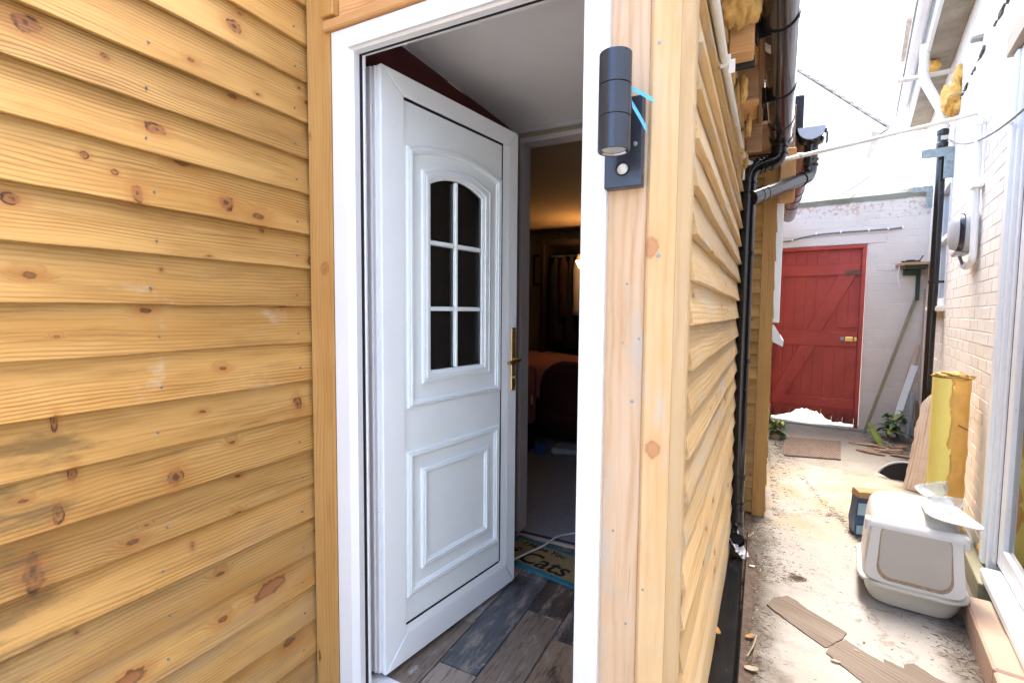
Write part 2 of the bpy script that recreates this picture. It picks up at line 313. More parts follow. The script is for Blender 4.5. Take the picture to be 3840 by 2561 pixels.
def m_concrete():
    N = NT('pale_worn_concrete', .85, .25); p = N.pos(); px, py, pz = N.sep(p)
    n1 = N.noise(p, 1.4, 5, .6); n2 = N.noise(p, 9, 6, .65); n3 = N.noise(p, 60, 4, .6); n4 = N.noise(p, 3.2, 6, .7, .6)
    c = N.mix(N.ss(n1, .35, .65), (.385, .37, .345), (.32, .30, .265))
    c = N.mix(N.math('MULTIPLY', N.ss(n2, .5, .75), .45), c, (.25, .215, .175))
    # ochre staining in the middle of the alley
    t = N.math('ADD', py, N.math('MULTIPLY', n4, 1.2))
    c = N.mix(N.math('MULTIPLY', N.math('MULTIPLY', N.ss(t, 3.9, 4.5), N.ss(t, 6.1, 5.4)), N.math('MULTIPLY', N.ss(n4, .38, .6), .6)), c, (.36, .28, .14))
    c = N.mix(N.math('MULTIPLY', N.ss(t, 5.3, 6.1), .75), c, (.19, .175, .15))  # end wall's shade painted darker into the concrete by the gate
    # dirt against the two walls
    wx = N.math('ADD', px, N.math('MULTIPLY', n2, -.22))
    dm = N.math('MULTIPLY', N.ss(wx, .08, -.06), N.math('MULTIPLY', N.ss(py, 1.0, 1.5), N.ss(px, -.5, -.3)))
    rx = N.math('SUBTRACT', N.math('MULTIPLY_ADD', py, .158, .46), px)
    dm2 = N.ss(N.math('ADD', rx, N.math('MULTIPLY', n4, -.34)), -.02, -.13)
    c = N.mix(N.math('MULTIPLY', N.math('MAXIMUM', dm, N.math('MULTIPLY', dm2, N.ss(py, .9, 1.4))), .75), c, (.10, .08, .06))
    # specks and hairline cracks
    c = N.mix(N.math('MULTIPLY', N.ss(n3, .64, .74), .55), c, (.17, .14, .11))
    vo = N.n('ShaderNodeTexVoronoi', feature='DISTANCE_TO_EDGE'); N.put(vo.inputs['Vector'], N.vadd(p, N.comb(N.math('MULTIPLY', n2, .5), N.math('MULTIPLY', n4, .5)))); vo.inputs['Scale'].default_value = .9
    c = N.mix(N.math('MULTIPLY', N.ss(vo.outputs['Distance'], .012, .003), .5), c, (.20, .15, .11))
    N.base(c); N.bump(N.math('ADD', n2, N.math('MULTIPLY', n3, .5)), .45, .008); return N.m
M['concrete'] = m_concrete()

def m_tile():
    N = NT('wood_look_tile', .38, .45); rnd = N.rand()
    P = N.vadd(N.coord(), N.comb(N.math('MULTIPLY', rnd, 31.), N.math('MULTIPLY', rnd, 17.)))
    X, Y, Z = N.sep(P)
    n1 = N.noise(N.comb(N.math('MULTIPLY', X, 4.5), N.math('MULTIPLY', Y, 13.)), 1., 7, .72)
    n2 = N.noise(N.comb(N.math('MULTIPLY', X, 9.), N.math('MULTIPLY', Y, 90.)), 1., 4, .6)
    n3 = N.noise(P, 9., 6, .7)
    rr = N.n('ShaderNodeValToRGB'); N.put(rr.inputs[0], rnd); e = rr.color_ramp.elements; rr.color_ramp.interpolation = 'CONSTANT'
    e[0].position = 0; e[0].color = (.085, .095, .108, 1); e[1].position = .22; e[1].color = (.23, .165, .115, 1)
    for ps, cc in ((.45, (.045, .045, .048, 1)), (.58, (.19, .15, .12, 1)), (.75, (.28, .24, .205, 1)), (.9, (.10, .10, .105, 1))):
        q = e.new(ps); q.color = cc
    c = rr.outputs[0]
    c = N.mix(N.math('MULTIPLY', N.ss(n1, .50, .64), .8), c, (.30, .265, .23))
    c = N.mix(N.math('MULTIPLY', N.ss(n1, .46, .34), .8), c, (.016, .016, .017))
    c = N.mix(N.math('MULTIPLY', N.ss(n2, .5, .68), .6), c, (.018, .017, .016))
    c = N.mix(N.math('MULTIPLY', N.ss(n3, .61, .70), .75), c, (.42, .42, .43))
    N.base(c); N.bump(n2, .3, .002); return N.m
M['tile'] = m_tile()
def m_carpet():
    N = NT('grey_carpet', .95, .1); p = N.pos()
    n = N.noise(p, 120, 4, .7); n2 = N.noise(p, 14, 4)
    c = N.mix(N.ss(n, .3, .7), (.24, .23, .26), (.42, .40, .44)); c = N.mix(N.math('MULTIPLY', n2, .5), c, (.26, .245, .275))
    N.base(c); N.bump(n, .8, .006); return N.m
M['carpet'] = m_carpet()
M['grout'] = plain('grey_grout', (.26, .235, .21), .9)

# ------------------------------------------------------------------ geometry helpers
class B:
    def __init__(s): s.bm = bmesh.new()
    def box(s, lo, hi, bev=0., mx=None, seg=1):
        lo, hi = Vector(lo), Vector(hi)
        t = bmesh.new(); bmesh.ops.create_cube(t, size=1)
        for v in t.verts: v.co = Vector(((lo[i]+hi[i])/2 + v.co[i]*(hi[i]-lo[i]) for i in range(3)))
        if bev: bmesh.ops.bevel(t, geom=t.edges[:], offset=bev, segments=seg, affect='EDGES', profile=.5)
        s.add(t, mx); return s
    def add(s, t, mx=None):
        if mx: t.transform(mx)
        me = bpy.data.meshes.new('tmp'); t.to_mesh(me); t.free(); s.bm.from_mesh(me); bpy.data.meshes.remove(me)
    def prism(s, poly, a, b, bev=0., mx=None):
        """poly: (x, z) outline, extruded from y=a to y=b"""
        t = bmesh.new()
        f = t.faces.new([t.verts.new((x, a, z)) for x, z in poly])
        g = bmesh.ops.extrude_face_region(t, geom=[f])
        for v in g['geom']:
            if isinstance(v, bmesh.types.BMVert): v.co.y = b
        bmesh.ops.recalc_face_normals(t, faces=t.faces[:])
        if bev: bmesh.ops.bevel(t, geom=t.edges[:], offset=bev, segments=1, affect='EDGES', profile=.5)
        s.add(t, mx); return s
    def loft(s, rings, cap0=True, cap1=True, closed=True):
        vr = [[s.bm.verts.new(p) for p in r] for r in rings]
        n = len(vr[0])
        for a, b in zip(vr, vr[1:]):
            for i in range(n if closed else n-1):
                j = (i+1) % n
                s.bm.faces.new((a[i], a[j], b[j], b[i]))
        if cap0: s.bm.faces.new(vr[0][::-1])
        if cap1: s.bm.faces.new(vr[-1])
        return s
    def tube(s, pts, r, n=14, caps=True):
        pts = [Vector(p) for p in pts]; rings = []; prev = None
        for i, p in enumerate(pts):
            d = ((pts[i+1] if i+1 < len(pts) else p) - (pts[i-1] if i else p)).normalized()
            if prev is None:
                a = d.orthogonal().normalized()
            else:
                a = (prev - d*prev.dot(d)).normalized()
            prev = a; b = d.cross(a); rr = r[i] if isinstance(r, (list, tuple)) else r
            rings.append([p + (a*math.cos(6.2832*k/n) + b*math.sin(6.2832*k/n))*rr for k in range(n)])
        return s.loft(rings, caps, caps)
    def lathe(s, prof, c=(0, 0, 0), n=28, axis='z', caps=True, ang=6.283185):
        rings = []
        for r, h in prof:
            rg = []
            for k in range(n):
                a = ang*k/(n if ang > 6.28 else n-1)
                p = (r*math.cos(a), r*math.sin(a), h)
                if axis == 'y': p = (p[0], p[2], p[1])
                if axis == 'x': p = (p[2], p[0], p[1])
                rg.append(Vector(p)+Vector(c))
            rings.append(rg)
        return s.loft(rings, caps, caps, closed=ang > 6.28)
    def blob(s, c, rad, sub=3, amp=.3, freq=2., seed=0.):
        t = bmesh.new(); bmesh.ops.create_icosphere(t, subdivisions=sub, radius=1)
        for v in t.verts:
            d = v.co.normalized(); q = d*freq + Vector((seed, seed*1.7, -seed))
            k = 1 + amp*noise.noise(q) + amp*.5*noise.noise(q*2.7) + amp*.28*noise.noise(q*6) + amp*.16*noise.noise(q*13)
            v.co = Vector((d[i]*rad[i]*k + c[i] for i in range(3)))
        s.add(t); return s
    def jitter(s, a, f=9., seed=0.):
        for v in s.bm.verts:
            q = v.co*f + Vector((seed, seed, seed)); v.co += Vector((noise.noise(q), noise.noise(q+Vector((9, 2, 4))), noise.noise(q+Vector((3, 7, 1)))))*a
        return s
    def mesh(s, name, mat, smooth=None):
        bmesh.ops.remove_doubles(s.bm, verts=s.bm.verts[:], dist=1e-6)
        bmesh.ops.recalc_face_normals(s.bm, faces=s.bm.faces[:])
        me = bpy.data.meshes.new(name); s.bm.to_mesh(me); s.bm.free()
        for m_ in (mat if isinstance(mat, list) else [mat]): me.materials.append(m_)
        if smooth is not None:
            for p in me.polygons: p.use_smooth = True
            if smooth < 179:
                me.set_sharp_from_angle(angle=R_(smooth))
        return me
    def build(s, name, mat, parent=None, mx=None, smooth=None):
        return link(name, s.mesh(name, mat, smooth), parent, mx)

def link(name, me, parent=None, mx=None):
    o = bpy.data.objects.new(name, me); col.objects.link(o)
    if mx is not None: o.matrix_basis = mx
    if parent is not None: adopt(o, parent)
    return o
def wm(o):
    return wm(o.parent) @ o.matrix_parent_inverse @ o.matrix_basis if o.parent else o.matrix_basis.copy()
def adopt(o, parent):
    m_ = wm(parent); o.parent = parent; o.matrix_parent_inverse = m_.inverted()
def tag(o, label=None, cat=None, group=None, kind=None):
    if label: o['label'] = label
    if cat: o['category'] = cat
    if group: o['group'] = group
    if kind: o['kind'] = kind
    return o
def thing(name, label, cat, loc=(0, 0, 0), group=None):
    o = bpy.data.objects.new(name, None); col.objects.link(o); o.location = loc; o.empty_display_size = .1
    o.matrix_basis = Matrix.Translation(loc)
    return tag(o, label, cat, group, 'thing')
def frame(o, xd, up=(0, 0, 1)):
    X = Vector(xd).normalized(); Z = Vector(up).normalized(); Y = Z.cross(X).normalized(); Z = X.cross(Y)
    return Matrix(((X.x, Y.x, Z.x, o[0]), (X.y, Y.y, Z.y, o[1]), (X.z, Y.z, Z.z, o[2]), (0, 0, 0, 1)))
T = Matrix.Translation
def fillet(pts, r, n=6):
    pts = [Vector(p) for p in pts]; out = [pts[0]]
    for a, b, c in zip(pts, pts[1:], pts[2:]):
        d1, d2 = (a-b), (c-b); q = min(r, d1.length*.48, d2.length*.48)
        p1, p2 = b + d1.normalized()*q, b + d2.normalized()*q
        for i in range(n+1):
            t = i/n; out.append(p1*(1-t)**2 + b*2*t*(1-t) + p2*t*t)
    out.append(pts[-1]); return out
def sag(a, b, s, n=14):
    a, b = Vector(a), Vector(b); return [a.lerp(b, i/n) - Vector((0, 0, s*4*(i/n)*(1-i/n))) for i in range(n+1)]

def clad_mesh(L, h, tb, tt, seg=24, wob=.0015, seed=0., back=.008):
    """one feather-edge board: X along, outside at -Y, thick bottom edge"""
    b = B(); rings = []
    for i in range(seg+1):
        x = L*i/seg; q = Vector((x*3.1, seed*7.3, .5))
        dz = wob*noise.noise(q)*2 + wob*noise.noise(q*5); dy = wob*noise.noise(q+Vector((4, 4, 4)))*1.5
        rings.append([Vector((x, -back+dy, dz)), Vector((x, -back-tb+.0015+dy, dz)), Vector((x, -back-tb+dy, dz+.002)), Vector((x, -(back+tb+tt)*.5+dy*.7, h*.5)), Vector((x, -tt, h)), Vector((x, 0, h))])
    b.loft(rings); return b
def board_obj(name, b, mat, parent, mx): return b.build(name, mat, parent, mx)

# ================================================================== THE SETTING
GZ = -.12
def axis(lo, hi, flo, fhi, step):
    a = []; x = flo
    while x <= fhi: a.append(x); x += step
    x, d = fhi, step
    while x < hi: d *= 1.6; x += d; a.append(x)
    x, d = flo, step
    while x > lo: d *= 1.6; x -= d; a.insert(0, x)
    return a
b = B(); xs = axis(-150, 150, -.3, 2.0, .05); ys = axis(-150, 150, 1.2, 8.5, .05)
def gz(x, y):
    k_ = 1. if -.5 < x < 2.2 and .9 < y < 8.8 else 0.
    return GZ + k_*(.006*noise.noise(Vector((x*1.7, y*1.7, 0))) + .003*noise.noise(Vector((x*7, y*7, 3))))
# a hole is left under the cabin floor, which has its own floor above
vv = [[b.bm.verts.new((x, y, gz(x, y))) for x in xs] for y in ys]
for j in range(len(ys)-1):
    for i in range(len(xs)-1): b.bm.faces.new((vv[j][i], vv[j][i+1], vv[j+1][i+1], vv[j+1][i]))
tag(b.build('ground', M['concrete'], smooth=180), kind='structure')

# ------------------------------------------------ left cladding wall, faces +x, runs along y
XL, YD_, = -1.285, 1.12
wl = thing('cladding_wall', 'honey-coloured wide board wall left of the white door, with dark stains low down', 'wall', (XL, .3, GZ), 'timber clad walls of the cabin')
Z0 = -.118
ML = frame((XL-.012, -1.6, 0), (0, 1, 0))
B().box((0, .012, GZ), (2.72, .06, 2.62)).build('backing_board', M['brown_board'], wl, ML)
zs = [-.118, -.002, .1131, .2299, .346, .4613, .576, .6884, .8016, .9192, 1.0346, 1.1535, 1.2685, 1.3876, 1.499, 1.6235, 1.7335, 1.8428, 1.9669, 2.0794, 2.1966, 2.313, 2.43]
for i, z in enumerate(zs):
    h = (zs[i+1]-z if i+1 < len(zs) else .117) + .018
    clad_mesh(2.738, h, .0115, .003, 40, .0016, i+1.).build('board', M['honey'], wl, ML @ T((0, 0, z)))
b = B()
for i, z in enumerate(zs[1:]):
    for yy in (2.66, 2.255+.012*math.sin(i*2.1), 1.5, .9):
        b.lathe([(.0001, -.0192), (.0027, -.0189), (.0029, -.012)], (yy + random.uniform(-.006, .006), 0, z+.036+random.uniform(-.005, .005)), 8, 'y')
b.build('nail_head', plain('dull_nail', (.20, .21, .23), .6, metal=.3), wl, ML)['kind'] = 'stuff'

# ------------------------------------------------ door wall, faces -y
wd = thing('door_wall', 'timber posts and boards round the white frame of the open doorway', 'wall', (-.7, YD_, GZ))
MD = frame((0, YD_, 0), (1, 0, 0))
def vplank(name, mat, parent, x0, x1, y0, y1, z0, z1, mx, bev=.003, jit=.0):
    """upright timber in wall coordinates: local X up"""
    m_ = mx @ frame((x0, 0, z0), (0, 0, 1), (-1, 0, 0)) @ T((0, 0, 0))
    bb = B().box((0, y0, -(x1-x0)), (z1-z0, y1, 0), bev)
    return bb.build(name, mat, parent, m_)
vplank('corner_trim', M['honey_post'], wd, -1.272, -1.172, -.022, .03, GZ, 2.6, MD)
vplank('batten', M['honey_post'], wd, -1.198, -1.147, -.034, -.004, 2.132, 2.6, MD)
B().box((0, -.038, 0), (1.02, .03, .03), .004).build('drip_strip', M['orange_wood'], wd, MD @ T((-1.187, 0, 2.0885)))
for k_, z in enumerate((2.120, 2.290, 2.460)):
    B().box((0, -.012, 0), (.92, .02, .168), .003).build('head_board', M['orange_wood'], wd, MD @ T((-1.146, 0, z)))
vplank('jamb_board', M['pink_post'], wd, -.318, -.2235, -.004, .06, GZ, 2.6, MD, .004)
vplank('corner_post', M['pale_post'], wd, -.2235, -.152, -.014, .055, GZ, 2.6, MD, .006)
for (x, z, r) in ((-.195, 1.385, .005), (-.265, 1.325, .003), (-.247, 1.055, .0045), (-.272, 1.19, .003), (-.205, 1.84, .004), (-.235, 1.20, .003), (-.21, .62, .003), (-.25, .52, .003), (-.285, .74, .003)):
    o = B().lathe([(.0003, -.0158 if x > -.2235 else -.0058), (r, -.0152 if x > -.2235 else -.0052), (r*1.05, .002)], (x, 0, z), 10, 'y').build('screw_head', M['steel'], wd, MD)
# inner structure behind the boards, keeps daylight out of the cabin
B().box((-.318, .062, GZ), (-.16, .11, 2.6)).box((-1.28, .032, GZ), (-1.166, .11, 2.6)).box((-1.166, .022, 2.088), (-.318, .11, 2.6)).build('stud_core', M['brown_board'], wd, MD)

# ------------------------------------------------ side cladding wall, faces the alley
AS = R_(1.2); sS = Vector((math.sin(AS), math.cos(AS), 0)); oS = Vector((-.15, 1.12, 0))
ws = thing('cladding_wall', 'pale sawn board wall running back along the alley beside the black downpipe', 'wall', (-.13, 2.1, GZ), 'timber clad walls of the cabin')
MS = frame(oS, sS)
B().box((.0, .012, GZ), (1.97, .06, 2.62)).build('backing_board', M['brown_board'], ws, MS)
vplank('corner_bead', M['pale_post'], ws, -.028, .014, -.020, .012, GZ, 2.5, MS @ T((.012, 0, 0)), .004)
random.seed(3)
for i in range(24):
    z = 1.030 + .1015*(i-11)
    bb = clad_mesh(1.94, .1015+.016, .020, .005, 60, .0020, 20.+i, .009)
    bb.build('board', M['pale'], ws, MS @ T((.026, 0, z)))

# ------------------------------------------------ second projection: end wall facing the camera, then the window wall
we = thing('cladding_wall', 'narrow clad end wall behind the downpipe with an orange corner post', 'wall', (.02, 3.66, GZ), 'timber clad walls of the cabin')
ME = frame((-.3, 3.66, 0), (1, 0, 0))
B().box((0, .014, GZ), (.39, .06, 2.3)).build('backing_board', M['brown_board'], we, ME)
for i in range(28):
    clad_mesh(.327, .0835+.014, .014, .004, 6, .001, 60.+i).build('board', M['honey'], we, ME @ T((0, 0, -.10 + .0835*i)))
vplank('corner_post', M['honey_post'], we, .325, .405, -.022, .03, GZ, 2.25, ME)
vplank('inner_trim', M['pale_post'], we, .215, .262, -.032, -.012, .1, 2.1, ME)
ws2 = thing('cladding_wall', 'far timber wall beyond the orange corner post, seen edge-on with the white window', 'wall', (.1, 5., GZ), 'timber clad walls of the cabin')
MW2 = frame((.098, 3.66, 0), (.02, 1, 0))
B().box((.03, .0, GZ), (3.3, .06, 2.3)).build('backing_board', M['brown_board'], ws2, MW2)
for i in range(12): clad_mesh(.12, .2, .006, .003, 3, .002, 90.+i).build('board', M['honey'], ws2, MW2 @ T((.03, 0, -.10+.19*i)))
for i in range(28):
    clad_mesh(2.35, .0835+.014, .014, .004, 8, .001, 120.+i).build('board', M['honey'], ws2, MW2 @ T((.95, 0, -.10 + .0835*i)))
wn = thing('window_frame', 'white plastic window frame and sill standing proud of the timber wall by the red gate', 'window', (.13, 3.75, 1.1))
B().box((.05, -.048, 1.20), (.12, -.004, 2.08), .004).box((.83, -.048, 1.2), (.9, -.004, 2.08), .004).box((.12, -.048, 2.01), (.83, -.004, 2.08), .004).box((.12, -.048, 1.20), (.83, -.004, 1.27), .004).build('frame', M['upvc'], wn, MW2)
B().box((.12, -.03, 1.27), (.83, -.022, 2.01)).build('pane', M['glass'], wn, MW2)
B().box((.118, -.0215, 1.268), (.832, -.0195, 2.012)).build('blind', M['room_wall'], wn, MW2)
B().prism([(-.075, 1.04), (-.006, 1.075), (-.006, 1.17), (-.030, 1.165), (-.072, 1.085), (-.078, 1.085)], .0, .95, 0, MW2 @ Matrix(((0, 1, 0, .03), (1, 0, 0, 0), (0, 0, 1, 0), (0, 0, 0, 1)))).build('sill', M['upvc_old'], wn)

# ------------------------------------------------ roof slab, vestibule and bedroom
def struct(name, b, mat, mx=None, smooth=None): return tag(b.build(name, mat, None, mx, smooth), kind='structure')
b = B().box((-4.6, -1.6, 2.62), (-1.24, 7.1, 2.70)).box((-1.24, 1.13, 2.62), (-.155, 3.1, 2.70)).box((-1.24, 3.1, 2.62), (.1, 7.1, 2.70))
rf = thing('flat_roof', 'felted flat roof over the timber cabin, above the black gutter', 'roof', (-1.5, 3., 2.62))
b.build('roof_deck', M['dark_grey_rubber'], rf)
b = B().box((-1.21, 1.24, 2.24), (-.20, 2.43, 2.27))
struct('ceiling', b, M['ceiling'])
b = B().box((-1.25, 1.245, GZ), (-1.215, 2.44, 2.24)); struct('vestibule_wall', b, M['coat_red'])
b = B().box((-.235, 1.245, GZ), (-.2, 2.44, 2.24)); struct('vestibule_wall', b, M['ceiling'])
b = B().box((-1.55, 2.44, 2.19), (-.2, 2.52, 2.6)).box((-1.25, 2.44, 0), (-1.178, 2.52, 2.19)).box((-4.5, 2.44, 0), (-1.25, 2.52, 2.6)).box((-.30, 2.44, 0), (-.2, 2.52, 2.19))
struct('inner_wall', b, M['room_wall'])
il = thing('door_lining', 'grey gloss lining round the dark bedroom opening', 'door frame', (-.74, 2.43, 0))
B().box((-1.178, 2.425, 2.172), (-.30, 2.525, 2.2), .003).build('head', M['grey_lining'], il)
B().box((-1.178, 2.425, 0), (-1.158, 2.525, 2.1715), .003).build('jamb', M['grey_lining'], il)
B().box((-.32, 2.425, 0), (-.30, 2.525, 2.1715), .003).build('jamb', M['grey_lining'], il)
B().box((-1.2, 2.400, 2.215), (-.24, 2.424, 2.24), .004).build('cover_strip', M['grey_lining'], il)
b = B().box((-4.5, 2.53, 2.34), (-.2, 7.0, 2.4)); struct('bedroom_ceiling', b, M['room_wall'])
b = B().box((-4.5, 6.25, 0), (-.2, 6.32, 2.34)).box((-4.56, 2.53, 0), (-4.5, 6.25, 2.34)).box((-.26, 2.53, 0), (-.2, 6.25, 2.34)); struct('bedroom_wall', b, M['room_wall'])
b = B().box((-4.5, 2.452, -.1), (-.2, 6.3, -.004)); struct('carpet_floor', b, M['carpet'])
# tiled vestibule floor: wood-look tiles, each a piece, grout recessed
fl = tag(B().box((-1.215, 1.13, -.12), (-.235, 2.452, -.008)).build('floor', M['grout']), kind='structure')
random.seed(11)
starts = {-1.134: 1.62, -.975: 1.38, -.816: 1.80, -.657: 1.68, -.498: 1.5, -.339: 1.9, -1.293: 1.5}
tl = {}
for x0, ye in starts.items():
    y = ye - .655*2
    while y < 2.44:
        a, c = max(y, 1.135), min(y+.655, 2.445)
        xa, xb = max(x0, -1.214), min(x0+.159, -.236)
        if c-a > .03 and xb-xa > .03:
            bb = B().box((0, 0, 0), (c-a-.005, xb-xa-.005, .008), .0012)
            bb.build('tile', M['tile'], fl, Matrix(((0, -1, 0, xb-.0025), (1, 0, 0, a+.0025), (0, 0, 1, -.008+random.uniform(0, .0008)), (0, 0, 0, 1))))
        y += .655
ts = thing('threshold_strip', 'worn pale wood strip and frayed blue carpet edge behind the doormat', 'threshold', (-.75, 2.41, 0))
B().box((-1.157, 2.388, 0), (-.33, 2.412, .012), .002).build('wood_strip', M['split_wood'], ts)
B().box((-1.157, 2.4125, 0), (-.33, 2.450, .006), .002).jitter(.002, 40).build('carpet_edge', plain('frayed_blue_edge', (.06, .07, .16), .95, var=.6, scale=70), ts)

# ------------------------------------------------ white door frame
df = bpy.data.objects.new('door_frame', None); col.objects.link(df); df.matrix_basis = T((-.75, 1.12, 0)); adopt(df, wd)
zt = 2.087
def fr_profile(w0=.097):
    # across (0 outer .. w0 inner), depth (y): chamfered outer face
    return [(0, -.022), (.004, -.026), (.058, -.026), (w0-.006, -.014), (w0, -.010), (w0, .012), (w0-.004, .014), (w0-.004, .036), (0, .036)]
def jamb(x0, sgn, z0, z1, mitre):
    b = B(); p = fr_profile(.077 if sgn > 0 else .058)
    rings = []
    for kk in range(2):
        rings.append([Vector((x0 + sgn*u, v, (z0 if kk == 0 else z1 - u*(.063/(.077 if sgn > 0 else .058))))) for u, v in p])
    b.loft(rings); return b
jamb(-1.165, 1, -.1, zt, True).build('jamb', M['frame_white'], df, MD)
b = B(); p = fr_profile(.063)
rings = []
for x, s_ in ((-1.165, 1), (-.313, -1)):
    rings.append([Vector((x + (s_*u*(.077/.063) if s_ > 0 else s_*u*(.058/.063)), v, zt-u)) for u, v in p])
b.loft(rings).build('head', M['frame_white'], df, MD)
jamb(-.313, -1, -.1, zt, True).build('jamb', M['frame_white'], df, MD)
B().box((-1.092, .0145, -.1), (-1.086, .022, 2.029)).box((-1.086, .0145, 2.024), (-.372, .022, 2.029)).build('gasket', M['gasket'], df, MD)
b = B().box((-1.0915, .024, -.1), (-1.082, .034, 2.05), .002).box((-1.0815, .024, 2.034), (-.372, .034, 2.05), .002)
b.build('rebate', M['upvc_old'], df, MD)
B().box((-1.14, .02, -.11), (-.33, .115, .004), .003).build('sill_bar', M['upvc_old'], df, MD)

# ------------------------------------------------ the open door leaf
TH = R_(80.56); uL = Vector((math.cos(TH), math.sin(TH), 0)); bL = Vector((-1.078, 1.208, .02))
MLf = frame(bL, uL)            # local X to the lock, -Y outside face, Z up
dr = thing('door', 'white panelled door standing open with a six-pane arched window', 'door', tuple(bL + uL*.37))
H = 2.012; Wd = .752; i0, i1, j0, j1 = .100, .648, .128, 1.945
def rail(poly, name='sash_rail'):
    return B().prism(poly, 0, .062, .0025).build(name, M['upvc'], dr, MLf)
rail([(0.004, 0.003), (i0, j0-.028), (i0, j1), (.004, H)])                         # hinge stile
rail([(Wd, 0.003), (Wd, H), (i1+.036, j1+.0), (i1+.036, j0-.028)])                 # lock stile
rail([(.006, 0.001), (Wd-.002, 0.001), (i1+.035, j0-.029), (i0+.001, j0-.029)])    # bottom
rail([(i0+.001, j1+.001), (i1+.035, j1+.001), (Wd-.002, H+.002), (.006, H+.002)])  # top
# sloping glazing beads on the lock and bottom side
B().prism([(.0, .004), (.036, .0), (.036, .03), (.0, .03)], j0-.0275, j1, 0, Matrix(((1, 0, 0, i1), (0, 0, 1, 0), (0, 1, 0, 0), (0, 0, 0, 1)))).build('glazing_bead', M['upvc'], dr, MLf)
B().prism([(.0, .0), (.028, .006), (.028, .03), (.0, .03)], i0, i1-.0005, 0, Matrix(((0, 1, 0, 0), (0, 0, 1, 0), (1, 0, 0, j0-.028), (0, 0, 0, 1)))).build('glazing_bead', M['upvc'], dr, MLf)
B().box((i0, .0045, j1-.009), (i1, .03, j1-.0005)).box((i1-.0075, .0045, j0+.007), (i1-.0005, .03, j1-.0095)).box((i0, .0045, j0+.0002), (i1-.008, .03, j0+.008)).build('gasket', M['gasket'], dr, MLf)
# panel with the window opening
def arch(x0, x1, z0, zs_, rise, n=16, inset=0.):
    pts = [(x0, z0), (x1, z0)]
    for k_ in range(n+1):
        t = k_/n; x = x1 + (x0-x1)*t; pts.append((x, zs_ + rise*(1-(2*t-1)**2)))
    return pts
def ring_strip(outer, inner, prof):
    """moulding that follows a closed outline: prof = (0..1 from outer to inner, height outwards)"""
    b = B(); rings = []
    for (t, h) in prof: rings.append([Vector((ox+(ix-ox)*t, -h, oz+(iz-oz)*t)) for (ox, oz), (ix, iz) in zip(outer, inner)])
    b.loft([list(r) for r in rings], False, False); return b
win = arch(.222, .508, 1.022, 1.690, .036)
b = B(); oo = [(i0, j0+.008), (i1-.0075, j0+.008)] + [(i1-.0075 + (i0-i1+.0075)*k_/16, j1-.0095) for k_ in range(17)]
for yy, fl_ in ((.006, 1), (.045, -1)):
    A = [b.bm.verts.new((x, yy, z)) for x, z in oo]; C_ = [b.bm.verts.new((x, yy, z)) for x, z in win]
    for q in range(len(A)): b.bm.faces.new((A[q], A[(q+1) % len(A)], C_[(q+1) % len(A)], C_[q]))
b.build('panel', M['panel'], dr, MLf)
prof = [(0, -.006), (.015, .001), (.22, .0035), (.25, .0005), (.40, .0005), (.43, .0045), (.66, .0045), (.70, .0008), (.94, -.002), (1., -.006)]
def mould(outer, inner): return ring_strip(outer, inner, prof).build('moulding', M['panel'], dr, MLf)
mould(arch(.112, .636, .902, 1.790, .042), arch(.146, .602, .926, 1.768, .036))
mould(arch(.182, .567, .980, 1.728, .040), arch(.224, .506, 1.024, 1.688, .036))
mould([(.106, .228), (.631, .228), (.631, .748), (.106, .748)], [(.140, .258), (.598, .258), (.598, .720), (.140, .720)])
mould([(.176, .305), (.560, .305), (.560, .674), (.176, .674)], [(.206, .333), (.532, .333), (.532, .648), (.206, .648)])
gb = B()
gb.box((.354, .003, 1.024), (.368, .030, 1.721), .003).box((.224, .0035, 1.476), (.3535, .030, 1.492), .003).box((.3685, .0035, 1.476), (.506, .030, 1.492), .003).box((.224, .0035, 1.239), (.3535, .030, 1.255), .003).box((.3685, .0035, 1.239), (.506, .030, 1.255), .003)
gb.build('glazing_bar', M['panel'], dr, MLf)
def zarch(x): t = (x-.222)/(.286); return 1.690 + .036*(1-(2*t-1)**2)
for (xa, xb) in ((.2245, .354), (.368, .5055)):
    for (za, zb) in ((1.0245, 1.239), (1.255, 1.476), (1.492, None)):
        poly = [(xa, za), (xb, za)] + ([(xb, zb), (xa, zb)] if zb else [(xb+(xa-xb)*k_/8, zarch(xb+(xa-xb)*k_/8)-.002) for k_ in range(9)])
        B().prism(poly, .016, .020).build('pane', M['glass'], dr, MLf)
# hinge edge: stepped, with dark groove and hinge keeps
B().box((.0125, .0625, .006), (Wd-.012, .072, H-.006)).build('inner_gasket', M['gasket'], dr, MLf)
b = B().box((-.0135, .030, .010), (.0035, .0618, H-.006), .0015).box((-.0065, .016, .010), (.0035, .0295, H-.006), .001)
b.build('hinge_edge', M['upvc_old'], dr, MLf)
B().box((.0005, .0725, .01), (.035, .088, H+.012), .002).build('inner_lip', M['upvc_old'], dr, MLf)
for z in (.19, .345, 1.0, 1.085, 1.755, 1.86):
    hb = B().box((-.016, .066, z), (.0002, .080, z+.038), .002).build('hinge_keep', M['upvc_old'], dr, MLf)
    hb2 = B()
    for dz in (.010, .027): hb2.lathe([(.0002, -.0163), (.0035, -.0163), (.0035, -.012)], (0, .073, z+dz), 8, 'x')
    hb2.build('screw', M['gasket'], hb, MLf)
